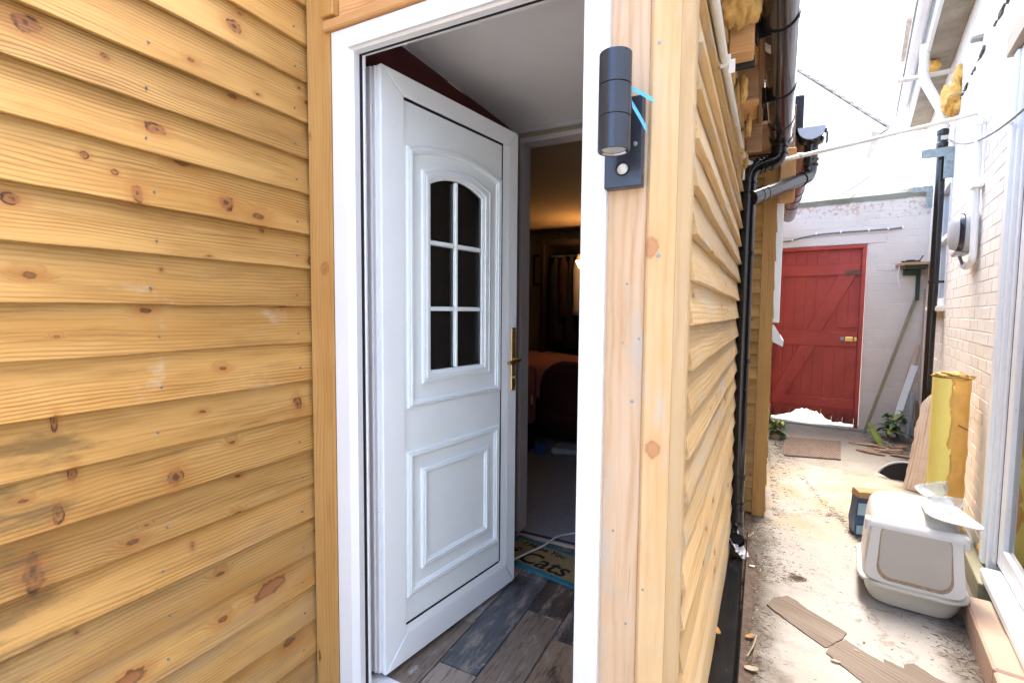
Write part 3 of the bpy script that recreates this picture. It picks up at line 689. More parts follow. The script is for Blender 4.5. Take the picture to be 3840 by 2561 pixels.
# brass handle
hd = B().box((.708, -.007, .888), (.738, .0, 1.168), .003, seg=2).build('handle_plate', M['brass'], dr, MLf)
B().tube(fillet([(.725, -.004, 1.028), (.725, -.046, 1.028), (.625, -.052, 1.020)], .012), .0085, 12).build('lever', M['brass'], hd, MLf, 50)
B().lathe([(.0075, -.013), (.0075, -.0055)], (.723, 0, .948), 12, 'y').box((.7215, -.0142, .944), (.7245, -.0125, .952)).build('key_barrel', M['steel'], hd, MLf, 40)

# ------------------------------------------------ doormat, cable
ang = R_(-11); MM = frame((-1.135, 2.385, 0), (math.cos(ang), math.sin(ang), 0))
mt = thing('doormat', 'coir doormat with teal border and black lettering, on the tiles behind the door', 'doormat', (-.8, 2.2, 0))
B().box((.028, -.232, 0), (.632, -.024, .010), .002).build('coir_pile', M['coir'], mt, MM)
b = B()
for lo, hi in (((0, -.262, 0), (.66, -.2325, .011)), ((0, -.0235, 0), (.66, .0, .011)), ((0, -.232, 0), (.0275, -.024, .011)), ((.6325, -.232, 0), (.66, -.024, .011))): b.box(lo, hi, .002)
b.build('border', M['teal'], mt, MM)
def text(s, size, x, y, mx, mat, parent, shear=.25, ext=.0006, name='letter'):
    cu = bpy.data.curves.new('lettering', 'FONT'); cu.body = s; cu.size = size; cu.shear = shear; cu.extrude = ext; cu.offset = size*.012; cu.resolution_u = 3
    t = bpy.data.objects.new('lettering', cu); col.objects.link(t)
    bpy.context.view_layer.update()
    me = bpy.data.meshes.new_from_object(t.evaluated_get(bpy.context.evaluated_depsgraph_get()))
    bpy.data.objects.remove(t); bpy.data.curves.remove(cu)
    bm = bmesh.new(); bm.from_mesh(me); bpy.data.meshes.remove(me); bmesh.ops.remove_doubles(bm, verts=bm.verts[:], dist=1e-5)
    left = set(bm.verts)
    while left:                                    # every letter an object of its own
        st = [left.pop()]; isl = set(st)
        while st:
            for e in st.pop().link_edges:
                for v in e.verts:
                    if v in left: left.discard(v); isl.add(v); st.append(v)
        ids = {v: i for i, v in enumerate(isl)}
        m2 = bpy.data.meshes.new(name); m2.from_pydata([tuple(v.co) for v in isl], [], [[ids[v] for v in f.verts] for f in bm.faces if f.verts[0] in isl])
        m2.materials.append(mat); link(name, m2, parent, mx @ T((x, y, 0)))
    bm.free()
text('I Hope You', .055, .072, -.075, MM @ T((0, 0, .0108)), M['mat_ink'], mt)
text('Cats', .155, .130, -.222, MM @ T((0, 0, .0108)), M['mat_ink'], mt, .2)
pw = B()
for (px_, py_, r) in ((.088, -.150, .014), (.070, -.131, .006), (.083, -.122, .0065), (.097, -.122, .0065), (.110, -.133, .006)):
    pw.lathe([(.0005, .0116), (r, .0114), (r, .0095)], (px_, py_, 0), 14)
pw.build('paw_print', M['mat_ink'], mt, MM)
cb = B().tube(fillet([(-1.06, 2.07, .016), (-1.036, 2.123, .018), (-.997, 2.225, .020), (-.962, 2.301, .020), (-.946, 2.377, .024), (-.934, 2.445, .022), (-.914, 2.513, .006), (-.869, 2.566, .006), (-.7, 2.62, .006)], .04, 5), .0048, 10)
tag(cb.build('power_cable', M['cable_white'], None, None, 180), 'white power cable snaking over the doormat onto the carpet', 'cable')

# ================================================================== BRICK WALLS
def brick_variants(L, H, D, n, seed):
    out = []
    for i in range(n):
        out.append(B().box((0, 0, 0), (L, D, H), .0028).jitter(.0022, 14., seed+i*3.7).mesh('brick', M['brick_r'] if seed < 50 else M['brick_g'], 30))
    return out
def brickwork(parent, mx, x0, x1, z0, z1, holes, mats, seed, most=290):
    """courses of stretcher bricks; the nearest ones single, the rest joined"""
    random.seed(seed); BL, BH, J = .220, .070, .005
    var = brick_variants(BL, BH, .10, 6, seed); half = {}
    cells = []; z, row = z0, 0
    while z < z1:
        x = x0 - (BL/2+J/2 if row % 2 else 0)
        while x < x1:
            a, c = max(x, x0), min(x+BL, x1)
            for (hx0, hx1, hz0, hz1) in holes:
                if z+BH > hz0+.01 and z < hz1-.01:
                    if a >= hx0-.001 and c <= hx1+.001: c = a
                    elif a < hx0 < c: c = hx0
                    elif a < hx1 < c: a = hx1
            if c-a > .03: cells.append((a, c, z))
            x += BL+J
        z += BH+J; row += 1
    eye = Vector((0, 0, 1.26))
    cells.sort(key=lambda q: ((mx @ Vector((q[0], 0, q[2]))) - eye).length)
    rest = B()
    for k_, (a, c, z) in enumerate(cells):
        m_ = T((a, random.uniform(-.0010, .0008), z)) @ Matrix.Rotation(random.uniform(-.004, .004), 4, 'Y') @ Matrix.Diagonal(((c-a)/BL, 1, 1, 1))
        if k_ < most: link('brick', var[random.randrange(6)], parent, mx @ m_)
        else:
            t = bmesh.new(); t.from_mesh(var[random.randrange(6)]); rest.add(t, m_)
    if len(cells) > most:
        tag(rest.build('far_brick', mats, parent, mx, 30), kind='stuff')

AR = R_(9); sR = Vector((math.sin(AR), math.cos(AR), 0)); oR = Vector((1.69, 6.9, 0))
MR = frame(oR, -sR)                      # local X towards the camera, Y into the wall
wr = thing('brick_wall', 'cream painted brick house wall along the alley with the black waste pipe', 'wall', (1.4, 5.2, GZ))
B().box((-1.2, .0014, GZ-.05), (.78, .2, 3.6)).box((1.54, .0014, GZ-.05), (3.70, .2, 3.6)).box((.78, .0014, GZ-.05), (1.54, .2, 1.33)).box((.78, .0014, 2.46), (1.54, .2, 3.6)).build('mortar', M['brick_r'], wr, MR)
brickwork(wr, MR, -1.15, 3.68, GZ+.01, 3.55, [(.78, 1.54, 1.34, 2.46)], M['brick_r'], 5)
B().box((3.70, .0, 2.62), (8.5, .2, 3.6)).box((3.7, .02, GZ-.05), (8.5, .2, -.02)).build('render_band', M['brick_r'], wr, MR)
b = B().box((3.62, -.05, 2.535), (8.3, .1, 2.635), .006).jitter(.004, 5.)
b.build('lintel', M['orange_wood'] if False else wood('weathered_lintel', (.50, .42, .32), (.42, .33, .24), (.3, .2, .13), knot=.05), wr, MR)
# eaves of the brick house: soffit boards, fascia, gutter
ev = thing('house_eaves', 'stained soffit boards and white fascia at the top of the cream brick wall', 'eaves', (1.4, 5.5, 3.55))
for k_ in range(9):
    B().box((-.9 + k_*.75, -.185, 3.552), (-.152 + k_*.75, -.002, 3.572), .003).jitter(.002, 5., k_).build('soffit_board', plain('stained_soffit', (.42, .38, .31), .8, var=.45, scale=5, dirt=(.2, .17, .13), dirt_amt=.2, dscale=6) if k_ == 0 else bpy.data.materials['stained_soffit'], ev, MR)
B().box((-.9, -.215, 3.545), (5.9, -.1855, 3.75), .004).build('fascia', M['upvc'], ev, MR)
b = B(); pf = [(-.042*math.cos(a_), -.042*math.sin(a_)) for a_ in [math.pi*k_/10 for k_ in range(11)]]
rings = [[Vector((x, -.275+u, 3.72+v)) for u, v in pf] + [Vector((x, -.275+u*.93, 3.72+v*.93)) for u, v in pf[::-1]] for x in (-.9, 5.9)]
b.loft(rings).build('gutter', M['white_pipe'], ev, MR, 40)
B().prism([(-.1, 3.75), (-.1, 3.79), (2.0, 5.6), (2.0, 5.5)], -.9, 5.9, 0, MR @ Matrix(((0, 1, 0, 0), (1, 0, 0, -.23), (0, 0, 1, 0), (0, 0, 0, 1)))).build('roof_slope', M['slate'], ev)
b = B().box((-.9, -.1, 3.575), (5.9, 1.5, 3.74)).build('wall_plate', M['render'], ev, MR)
# strip of a higher eave beyond
he = thing('upper_eave', 'short grey-brown end of a higher gutter against the white sky', 'gutter', (1.95, 8.4, 5.))
B().box((-1.1, -.25, 5.), (-2.3, -.13, 5.07), .01).box((-1.02, -.26, 5.0), (-1.0995, -.12, 5.09), .01).build('gutter_run', M['slate'], he, MR)
B().box((-2.3, -.1299, 4.6), (-1.15, .1, 5.6)).build('wall_end', M['render'], he, MR)

# crack line: loose mortar edge across the bricks
random.seed(21); pts = [(3.55, 2.97), (3.1, 2.995), (2.6, 3.0), (2.0, 3.0), (1.4, 2.985), (.9, 2.97), (.5, 2.96)]
b = B(); P_ = fillet([Vector((x, -.003, z)) for x, z in pts], .05, 4)
for i in range(150):
    k_ = random.random()*(len(P_)-1); q = P_[int(k_)].lerp(P_[int(k_)+1], k_-int(k_)); r = random.uniform(.004, .013)
    b.box(q+Vector((-r*2, -.008, -r+random.uniform(-.014, .014))), q+Vector((r*2, .004, r*.5)))
b.jitter(.006, 60.); tag(b.build('broken_mortar', plain('dark_mortar', (.16, .14, .12), .95, var=.5, scale=50), wr, MR), kind='stuff')

# window behind the waste pipe
wv = thing('house_window', 'small pale window in the cream brick wall, half behind the black waste pipe', 'window', (1.5, 5.7, 1.35))
B().box((.79, -.004, 1.35), (.84, .06, 2.45), .004).box((1.48, -.004, 1.35), (1.53, .06, 2.45), .004).box((.8405, -.004, 2.40), (1.4795, .06, 2.45), .004).box((.8405, -.004, 1.35), (1.4795, .06, 1.41), .004).box((.8405, .0, 1.93), (1.4795, .05, 1.98), .004).build('frame', M['upvc'], wv, MR)
B().box((.84, .03, 1.41), (1.48, .036, 1.93)).build('pane', M['glass'], wv, MR)
B().box((.84, .03, 1.98), (1.48, .036, 2.40)).build('pane', M['glass'], wv, MR)
B().box((.79, .07, 1.35), (1.53, .09, 2.45)).build('net_curtain', M['upvc_old'], wv, MR)
B().box((.74, -.06, 1.29), (1.58, .02, 1.339), .01).jitter(.004, 9).build('sill', M['brick_r'], wv, MR)

# patio door at the right edge
pdn = thing('patio_door', 'white patio door frame on a red brick sill in the cream house wall', 'door', (1.0, 2.6, 0))
b = B().box((3.67, -.032, 0.0), (3.745, .07, 2.53), .006)
b.build('jamb', M['upvc'], pdn, MR)
B().box((3.7455, -.018, .0), (3.80, .065, 2.53), .004).box((3.8005, -.005, .05), (3.845, .06, 2.53), .003).build('jamb', M['upvc_old'], pdn, MR)
B().box((3.8455, .004, .05), (3.856, .06, 2.5)).build('gasket', M['gasket'], pdn, MR)
B().box((3.8565, .004, .06), (3.94, .055, 2.5), .004).box((3.9405, .006, .06), (5.2, .052, .16), .004).box((5.2005, .006, .06), (5.28, .052, 2.5), .004).build('sash', M['upvc_old'], pdn, MR)
B().box((3.9405, .024, .1605), (5.2, .030, 2.5)).build('pane', M['glass'], pdn, MR)
B().box((3.70, .19, -.1), (8.5, .2, 2.62)).build('inside_blind', M['grey_lining'], pdn, MR)
B().box((3.90, -.062, .001), (7.5, .06, .047), .008).build('threshold', M['upvc'], pdn, MR)
B().box((5.29, -.02, .05), (7.5, .06, 2.53)).build('side_panel', M['upvc'], pdn, MR)
random.seed(9)
for k_ in range(11):
    B().box((4.125 + k_*.3, -.145, GZ-.03), (4.42 + k_*.3, .02, -.003 - (.01 if k_ == 0 else 0)), .008).jitter(.006, 8., k_).build('sill_brick', M['sillbrick'], pdn, MR)
kb = B().box((2.0, -.075, GZ), (3.98, -.022, -.004), .004).jitter(.004, 6.)
tag(kb.build('kerb_board', M['pole'], None, MR), 'old grey board on edge along the foot of the cream wall behind the litter box', 'board')
tag(B().blob((3.60, -.012, .028), (.03, .016, .028), 2, .3, 2., 4.).build('foam_dab', M['foam_o'], None, MR, 60), 'small orange dab of foam low on the cream wall by the patio frame', 'foam')

# waste pipe with coupling, swan neck
wp = thing('waste_pipe', 'tall black waste pipe up the cream brick wall', 'pipe', (1.385, 5.45, GZ))
px_, py_ = 1.385, 5.45
B().tube([(px_, py_, GZ), (px_, py_, 2.80)], .033, 20).build('pipe', M['black'], wp, None, 60)
B().lathe([(.039, 2.69), (.041, 2.70), (.041, 2.735), (.037, 2.74), (.037, 2.80), (.042, 2.805), (.042, 2.84), (.038, 2.845)], (px_, py_, 0), 20).build('coupling', M['black'], wp, None, 30)
B().tube(fillet([(px_, py_, 2.83), (px_, py_, 2.97), (px_-.135, py_+.09, 3.33), (px_-.135, py_+.09, 3.62)], .08), .036, 18).build('swan_neck', M['white_pipe'], wp, None, 60)
for z in (.35, 1.55):
    B().lathe([(.0345, -.014), (.038, -.012), (.038, .012), (.0345, .014)], (px_, py_, z), 20, 'z', False).box((px_+.0, py_-.01, z-.01), (px_+.08, py_+.01, z+.01)).build('pipe_clip', M['black'], wp, None, 40)
tag(B().box((0, -.002, 0), (.045, .002, .035)).build('pipe_label', M['sticker'], wp, T((px_-.022, py_-.0415, 2.75))), None)
sf = thing('spray_foam', 'lumpy orange foam plugged round the pipe at the top of the cream wall', 'foam', (1.44, 5.6, 3.1))
B().blob((1.405, 5.30, 3.05), (.075, .13, .135), 4, .42, 1.8, 2.).build('foam_lump', M['foam_o'], sf, None, 180)
B().blob((1.42, 5.27, 3.20), (.04, .07, .09), 3, .4, 2.2, 8.).build('foam_lump', M['foam_o'], sf, None, 180)
B().blob((1.36, 5.72, 3.50), (.05, .06, .05), 3, .4, 2.2, 5.).build('foam_lump', M['foam_o'], sf, None, 180)
# metal brackets
def angle_bracket(label, x, off, z, arm, drop, w_=.055):
    t = thing('angle_bracket', label, 'bracket', tuple(MR @ Vector((x, 0, z))), 'steel brackets high on the brick wall')
    B().prism([(-arm, z-w_), (-arm, z), (-.012, z), (0, z-.012), (0, z-drop), (-w_*.85, z-drop), (-w_*.85, z-w_)], x, x+.006, .0008, MR @ Matrix(((0, 1, 0, 0), (1, 0, 0, 0), (0, 0, 1, 0), (0, 0, 0, 1)))).build('bracket_angle', M['steel'], t)
    b = B()
    for zz in (z-drop*.45, z-drop*.85): b.lathe([(.002, .012), (.006, .010), (.006, .0)], (x+.0055, -w_*.45, zz), 8, 'x')
    b.build('bolt', M['steel'], t, MR)
angle_bracket('large grey steel bracket crossing the black waste pipe', 1.56, 0, 2.675, .215, .26, .075)
angle_bracket('smaller grey steel bracket at the corner of the brick wall above the shelf', .10, 0, 2.66, .17, .24, .06)
# stub pipe through the wall
tag(B().tube([MR @ Vector((1.38, .05, 3.36)), MR @ Vector((1.30, -.40, 3.40))], .021, 14).build('overflow_pipe', M['conduit'], None, None, 60), 'short cream overflow pipe sticking out of the wall under the soffit', 'pipe')
tag(B().tube([MR @ Vector((1.9, .02, 2.99)), MR @ Vector((1.88, -.09, 2.985))], .004, 8).build('nail', M['steel'], None, None, 60), 'bent nail sticking out of the broken mortar line', 'nail')
tag(B().box((2.5, -.06, 3.10), (2.56, .01, 3.13), .006).jitter(.008, 20).build('vent_scrap', M['slate'], None, MR), 'broken grey tile scrap poking out of the mortar line', 'tile')
# electric meter style box
mb_ = thing('wall_box', 'rounded grey plastic box with dark window on the cream wall', 'socket box', tuple(MR @ Vector((2.75, 0, 1.8))))
def rrect(w_, h_, r, n=5):
    out = []
    for cx, cz, a0 in ((w_/2-r, h_/2-r, 0), (-w_/2+r, h_/2-r, 90), (-w_/2+r, -h_/2+r, 180), (w_/2-r, -h_/2+r, 270)):
        for k_ in range(n+1):
            a_ = R_(a0+90*k_/n); out.append((cx+r*math.cos(a_), cz+r*math.sin(a_)))
    return out
def pad(name, mat, parent, mx, w_, h_, r, layers, smooth=40):
    b = B(); b.loft([[Vector((x*s_, y, z*s_)) for x, z in rrect(w_, h_, r)] for y, s_ in layers]); return b.build(name, mat, parent, mx, smooth)
Mm = MR @ T((2.76, 0, 1.80)) @ Matrix.Diagonal((1.15, .78, .98, 1))
pad('box_body', M['meter'], mb_, Mm, .26, .26, .09, [(.0, 1.), (-.07, 1.), (-.085, .97)])
pad('box_window', M['meter_dark'], mb_, Mm, .25, .25, .10, [(-.0855, .97), (-.115, .95), (-.12, .92)])
pad('box_cover', M['meter'], mb_, Mm, .25, .25, .10, [(-.1205, .92), (-.150, .86), (-.168, .6), (-.172, .2)])
B().box((-.11, -.13, -.15), (.03, -.04, -.122), .008).build('box_latch', M['meter'], mb_, Mm)
# cream conduit on the brick wall and the long one across the alley
cn = thing('conduit', 'white vertical conduit with a hooked foot under the grey wall box', 'conduit', tuple(MR @ Vector((2.88, -.03, 2.))))
B().tube([MR @ Vector(v) for v in fillet([(2.84, -.03, 2.52), (2.89, -.03, 2.1), (2.94, -.03, 1.60), (2.74, -.035, 1.575), (2.70, -.05, 1.60)], .05)], .019, 16).build('conduit_pipe', M['white_pipe'], cn, None, 60)
B().box((2.84, -.055, 2.05), (2.95, -.001, 2.075), .004).build('saddle_clip', M['white_pipe'], cn, MR)
B().lathe([(.024, 2.45), (.024, 2.50)], tuple(MR @ Vector((2.848, -.03, 0))), 16).build('collar', M['white_pipe'], cn, None, 40)
tag(B().tube([MR @ Vector((2.68, -.07, 1.68)), MR @ Vector((2.73, -.05, 1.59))], .009, 8).build('short_cable', M['cable_grey'], None, None, 60), 'short grey cable dropping from the wall box into the conduit foot', 'cable')
wr_end = MR @ Vector((2.84, -.035, 2.53))
cx = thing('conduit', 'long cream conduit crossing the alley high up in front of the white sky', 'conduit', (.6, 3.8, 2.3))
A_ = Vector((.02, 3.40, 2.175))
B().tube(sag(A_, wr_end, .006, 10), .0125, 12).build('conduit_pipe', M['conduit'], cx, None, 60)
for f_ in (.16,): B().lathe([(.016, -.015), (.016, .015)], tuple(A_.lerp(wr_end, f_)), 12, 'x').build('coupling', M['conduit'], cx, None, 40)
tag(B().tube(sag(MR @ Vector((.95, -.01, 2.93)), MR @ Vector((4.4, -.03, 2.12)), .0, 2)[:1] + sag(MR @ Vector((.95, -.01, 2.93)), MR @ Vector((4.4, -.05, 2.12)), .13, 24)[1:], .0055, 8).build('hanging_wire', M['cable_grey'], None, None, 180), 'thin grey wire sagging along the cream wall from the bracket to the patio door', 'wire')

# ------------------------------------------------ end wall with the red gate
AG = R_(7.38); sG = Vector((math.cos(AG), -math.sin(AG), 0)); oG = Vector((1.181, 6.964, 0))
MG = frame(oG, sG)
wg = thing('brick_wall', 'white painted brick end wall with the red gate and a mossy coping', 'wall', (.9, 7., GZ))
B().box((-1.4, .0014, 2.20), (.56, .2, 2.60)).box((-.03, .0014, GZ-.05), (.56, .2, 2.195)).box((-1.4, .0014, GZ-.05), (-1.02, .2, 2.195)).build('mortar', M['brick_g'], wg, MG)
brickwork(wg, MG, -1.39, .55, GZ+.01, 2.58, [(-1.02, -.03, -1, 2.085), (-1.06, .14, 2.04, 2.20)], M['brick_g'], 77)
B().box((-1.06, -.004, 2.087), (.14, .19, 2.197), .006).jitter(.003, 7).build('lintel', M['brick_g'], wg, MG)
b = B(); rings = []
for k_ in range(50):
    x = -1.4 + k_*.0402; n_ = noise.noise(Vector((x*4, 1, 2)))*.02 + noise.noise(Vector((x*13, 5, 2)))*.014
    rings.append([Vector((x, -.012+n_*.3, 2.575+n_*.8)), Vector((x, -.022+n_*.6, 2.63)), Vector((x, .02, 2.675+n_)), Vector((x, .11, 2.70+n_)), Vector((x, .21, 2.67)), Vector((x, .205, 2.60))])
b.loft(rings).build('coping', M['coping'], wg, MG)
gt = thing('gate', 'red ledged and braced plank gate with a rotted bottom edge', 'gate', (.75, 7.05, GZ))
MGt = MG @ T((0, .05, 0))
B().box((-.078, -.055, GZ), (-.036, .04, 2.04), .004).build('gate_post', M['red'], gt, MGt)
B().box((-1.015, -.055, GZ), (-.975, .04, 2.04), .004).build('gate_post', M['red'], gt, MGt)
B().box((-1.015, -.055, 2.0405), (-.036, .04, 2.082), .004).build('gate_head', M['red'], gt, MGt)
random.seed(31)
hole = [(-.95, -.06), (-.86, -.045), (-.76, -.01), (-.70, .03), (-.66, .062), (-.57, .066), (-.52, .05), (-.44, .035), (-.40, .01), (-.36, -.03), (-.28, -.065), (-.08, -.07)]
def hz(x):
    for (a, za), (c, zc) in zip(hole, hole[1:]):
        if a <= x <= c: return za + (zc-za)*(x-a)/(c-a)
    return -.08
pw_ = .1116
B().box((-.976, .0205, .075), (-.40, .028, 2.045)).box((-.40, .0205, .0), (-.074, .028, 2.045)).build('added_backing', M['red'], gt, MGt)  # sheet added behind the planks to stop light through the gaps
for k_ in range(8):
    xa = -.972 + k_*pw_; xb = xa + pw_ - .0014
    bottom = [(xa + (xb-xa)*q/5, hz(xa + (xb-xa)*q/5) + (random.uniform(-.012, .012) if -.85 < xa < -.3 else 0)) for q in range(6)]
    B().prism(bottom + [(xb, 2.041), (xa, 2.041)], -.001, .020, .0012).build('plank', M['red'], gt, MGt)
for z0_, z1_ in ((1.73, 1.862), (.875, 1.05), (.115, .225)): B().box((-.965, -.026, z0_), (-.085, -.0015, z1_), .003).build('ledge', M['red'], gt, MGt)
for zb, zt_, xb in ((1.0505, 1.7295, -.615), (.2155, .8745, -.985)):
    B().prism([(max(xb, -.965), zb), (xb+.165, zb), (xb+.49, zt_), (xb+.315, zt_)], -.0255, -.0015, .003).build('brace', M['red'], gt, MGt)
b = B().box((-.235, -.036, 1.725), (-.085, -.027, 1.742), .002).box((-.235, -.034, 1.768), (-.085, -.027, 1.785), .002)
for k_ in range(6): b.box((-.230+k_*.025, -.038, 1.74), (-.220+k_*.025, -.028, 1.77))
b.build('hinge_bolt', M['rust'], gt, MGt)
B().tube([(-.29, -.018, 1.10), (-.10, -.018, 1.105)], .006, 8).box((-.16, -.032, 1.07), (-.13, -.004, 1.125), .003).box((-.285, -.03, 1.092), (-.275, -.004, 1.112), .002).build('slide_bolt', M['red'], gt, MGt)
hs = B().box((-.255, -.034, .945), (-.215, -.027, .985), .003).build('hasp_plate', M['steel'], gt, MGt)
B().box((-.205, -.052, .935), (-.125, -.028, .99), .004).lathe([(.004, -.062), (.012, -.060), (.012, -.05)], (-.185, 0, .963), 10, 'y').box((-.118, -.060, .94), (-.088, -.028, .985), .004).build('rim_lock', M['brass'], gt, MGt)
cg = thing('cable', 'black cable clipped across the white brick above the red gate', 'cable', (.9, 6.95, 2.2))
B().tube([MG @ Vector(p) for p in fillet([(-.95, -.012, 2.165), (-.80, -.012, 2.175), (-.70, -.013, 2.205), (-.54, -.013, 2.228), (-.28, -.013, 2.236), (0., -.013, 2.236), (.18, -.013, 2.236), (.285, -.013, 2.243)], .06, 4)], .009, 8).build('cable_run', M['cable_grey'], cg, None, 180)
b = B()
for x in (-.80, -.55, -.30, -.03, .15, .28): b.box((x-.008, -.026, 2.225 if x > -.6 else 2.20 if x > -.7 else 2.165), (x+.008, .001, 2.258 if x > -.6 else 2.23 if x > -.7 else 2.19), .003)
b.build('cable_clip', M['white_pipe'], cg, MG)['kind'] = 'stuff'
tag(B().box((-1.1, -.10, GZ-.02), (.0, .25, GZ+.02), .008).jitter(.006, 6).build('gate_step', M['coping'], None, MG), 'low grey concrete step under the red gate', 'step')
# shelf in the corner
sh = thing('wall_shelf', 'wooden shelf on a dark green bracket by the corner pipe', 'shelf', (1.55, 6.8, 1.8))
B().prism([(.235, 0), (.50, 0), (.50, -.30), (.30, -.30), (.25, -.20)], 1.80, 1.828, .002, MG @ Matrix(((1, 0, 0, 0), (0, 0, 1, 0), (0, 1, 0, 0), (0, 0, 0, 1)))).build('shelf_board', M['brown_board'], sh)
B().box((.30, -.24, 1.765), (.49, -.004, 1.7995), .003).box((.42, -.05, 1.42), (.455, -.004, 1.7645), .003).box((.30, -.06, 1.70), (.44, -.02, 1.7645), .003).build('bracket', M['green_bracket'], sh, MG)
B().tube([MG @ Vector(p) for p in fillet([(.25, -.26, 1.79), (.235, -.27, 1.66), (.28, -.28, 1.52)], .08)], .003, 6).build('string', M['white_pipe'], sh, None, 180)
tl_ = thing('garden_tool', 'small black metal tool lying on the corner shelf', 'tool', tuple(MG @ Vector((.36, -.16, 1.829))))
b = B().tube([MG @ Vector(p) for p in ((.27, -.22, 1.842), (.44, -.12, 1.842))], .008, 8).tube([MG @ Vector(p) for p in ((.29, -.12, 1.842), (.42, -.23, 1.846), (.45, -.2, 1.90))], .006, 8)
b.build('tool_bar', M['black_matt'], tl_, None, 60)
B().box((.31, -.19, 1.834), (.39, -.14, 1.862), .006).build('tool_head', M['black_matt'], tl_, MG)
# things leaning in the corner
def lean(label, cat, name, mat, p0, p1, w_, t_, face=(0, -1, 0), bev=.002, shift=0, grp=None):
    p0, p1 = Vector(p0), Vector(p1); mx = frame(p0, (p1-p0), -Vector(face)); L = (p1-p0).length
    return tag(B().box((0, -w_/2, 0), (L, w_/2, t_), bev).build(name, mat, None, mx), label, cat, grp)
g = lambda x, y, z: tuple(MG @ Vector((x, y, z)))
lean('long thin greenish pole leaning across the corner beside the red gate', 'pole', 'leaning_pole', M['pole'], g(.02, -.20, GZ), g(.445, -.03, 1.50), .030, .03)
lean('raw wooden lath leaning behind the white strip in the corner', 'lath', 'leaning_lath', M['split_wood'], g(.24, -.15, GZ), g(.475, -.03, .93), .04, .012)
b = B(); q0, q1 = Vector(g(.27, -.24, GZ+.02)), Vector(g(.45, -.08, .70))
mx = frame(q0, (q1-q0), (0, 1, 0)); L = (q1-q0).length
b.loft([[Vector((L*k_/10, -.032, .03*math.sin(3.14*k_/10))), Vector((L*k_/10, .032, .03*math.sin(3.14*k_/10))), Vector((L*k_/10, .032, .006+.03*math.sin(3.14*k_/10))), Vector((L*k_/10, -.032, .006+.03*math.sin(3.14*k_/10)))] for k_ in range(11)])
tag(b.build('plastic_trim', M['upvc'], None, mx), 'bowed white plastic trim leaning in the corner above the green plant', 'trim')
cp = thing('corner_pipe', 'grey-white capped waste pipe standing in the corner behind the plant', 'pipe', g(.44, -.1, GZ))
B().tube([g(.42, -.10, GZ), g(.44, -.09, .36)], .022, 14).build('pipe', M['pale_plastic'], cp, None, 60)
B().tube([g(.4395, -.0902, .33), g(.4412, -.0895, .385)], .027, 14).build('cap', M['pale_plastic'], cp, None, 60)
lean('narrow rotten lath beside the corner pipe', 'lath', 'leaning_lath', M['bark'], g(.475, -.19, GZ), g(.50, -.04, .30), .03, .015)
lean('upright pale board in the corner next to the black waste pipe', 'board', 'corner_board', M['split_wood'], g(.515, -.06, GZ), g(.515, -.012, 1.55), .035, .02)

# ================================================================== EAVES, GUTTERS AND PIPES OF THE CABIN
ea = thing('cabin_eaves', 'rough timber blocks and dark boards under the black gutter above the pale board wall', 'eaves', (-.05, 2.2, 2.15))
def wbox(name, mat, lo, hi, parent, bev=.003, ax='y'):
    """timber in world coordinates with its grain along x, y or z"""
    c = Vector(lo); X = {'x': (1, 0, 0), 'y': (0, 1, 0), 'z': (0, 0, 1)}[ax]
    mx = frame(c, X, (0, 0, 1) if ax != 'z' else (-1, 0, 0)); inv = mx.inverted()
    p = [inv @ Vector(lo), inv @ Vector(hi)]
    return B().box([min(p[0][i], p[1][i]) for i in range(3)], [max(p[0][i], p[1][i]) for i in range(3)], bev).build(name, mat, parent, mx)
wbox('rafter_end', M['orange_wood'], (-.108, 1.78, 2.105), (-.034, 1.86, 2.20), ea, .004, 'x')
wbox('packer', M['orange_wood'], (-.106, 1.79, 2.2005), (-.038, 1.90, 2.235), ea, .003, 'x')
wbox('felt_strip', M['black_matt'], (-.110, 1.862, 2.098), (-.030, 1.90, 2.128), ea, .003)
wbox('noggin', M['brown_board'], (-.090, 2.30, 2.145), (-.020, 2.34, 2.45), ea, .003, 'x')
wbox('noggin_batten', M['orange_wood'], (-.093, 2.286, 2.138), (-.018, 2.345, 2.147), ea, .002, 'x')
wbox('noggin', M['brown_board'], (-.075, 2.93, 2.125), (.000, 2.97, 2.5), ea, .003, 'x')
wbox('wall_plate', M['brown_board'], (-.125, 1.95, 2.19), (-.096, 3.1, 2.60), ea, .003, 'y')
wbox('fascia', M['brown_board'], (-.022, 1.3, 2.26), (.0, 3.12, 2.60), ea, .003, 'y')
wbox('soffit_board', M['orange_wood'], (-.125, 1.3, 2.285), (-.0235, 2.93, 2.305), ea, .003, 'y')
wbox('fascia_end', M['orange_wood'], (.112, 3.55, 1.975), (.196, 3.645, 2.30), ea, .004, 'z')
wbox('fascia', M['brown_board'], (.12, 3.655, 2.25), (.19, 7.0, 2.60), ea, .003, 'y')
wbox('soffit_board', M['brown_board'], (-.20, 3.1, 2.31), (.118, 3.66, 2.33), ea, .003, 'x')
wbox('felt_upstand', M['dark_grey_rubber'], (.145, 3.70, 2.45), (.235, 4.2, 2.67), ea, .008)
wbox('felt_edge', M['dark_grey_rubber'], (-.20, 1.1, 2.60), (.06, 3.3, 2.72), ea, .01)
sfm = thing('spray_foam', 'amber expanding foam oozing from under the eaves beside the cream conduit', 'foam', (-.08, 1.6, 2.14))
B().blob((-.084, 1.60, 2.175), (.046, .12, .055), 4, .45, 2.2, 1.).build('foam_lump', M['foam_p'], sfm, None, 180)
B().blob((-.050, 1.69, 2.205), (.035, .08, .05), 3, .4, 2.4, 6.).build('foam_lump', M['foam_p'], sfm, None, 180)
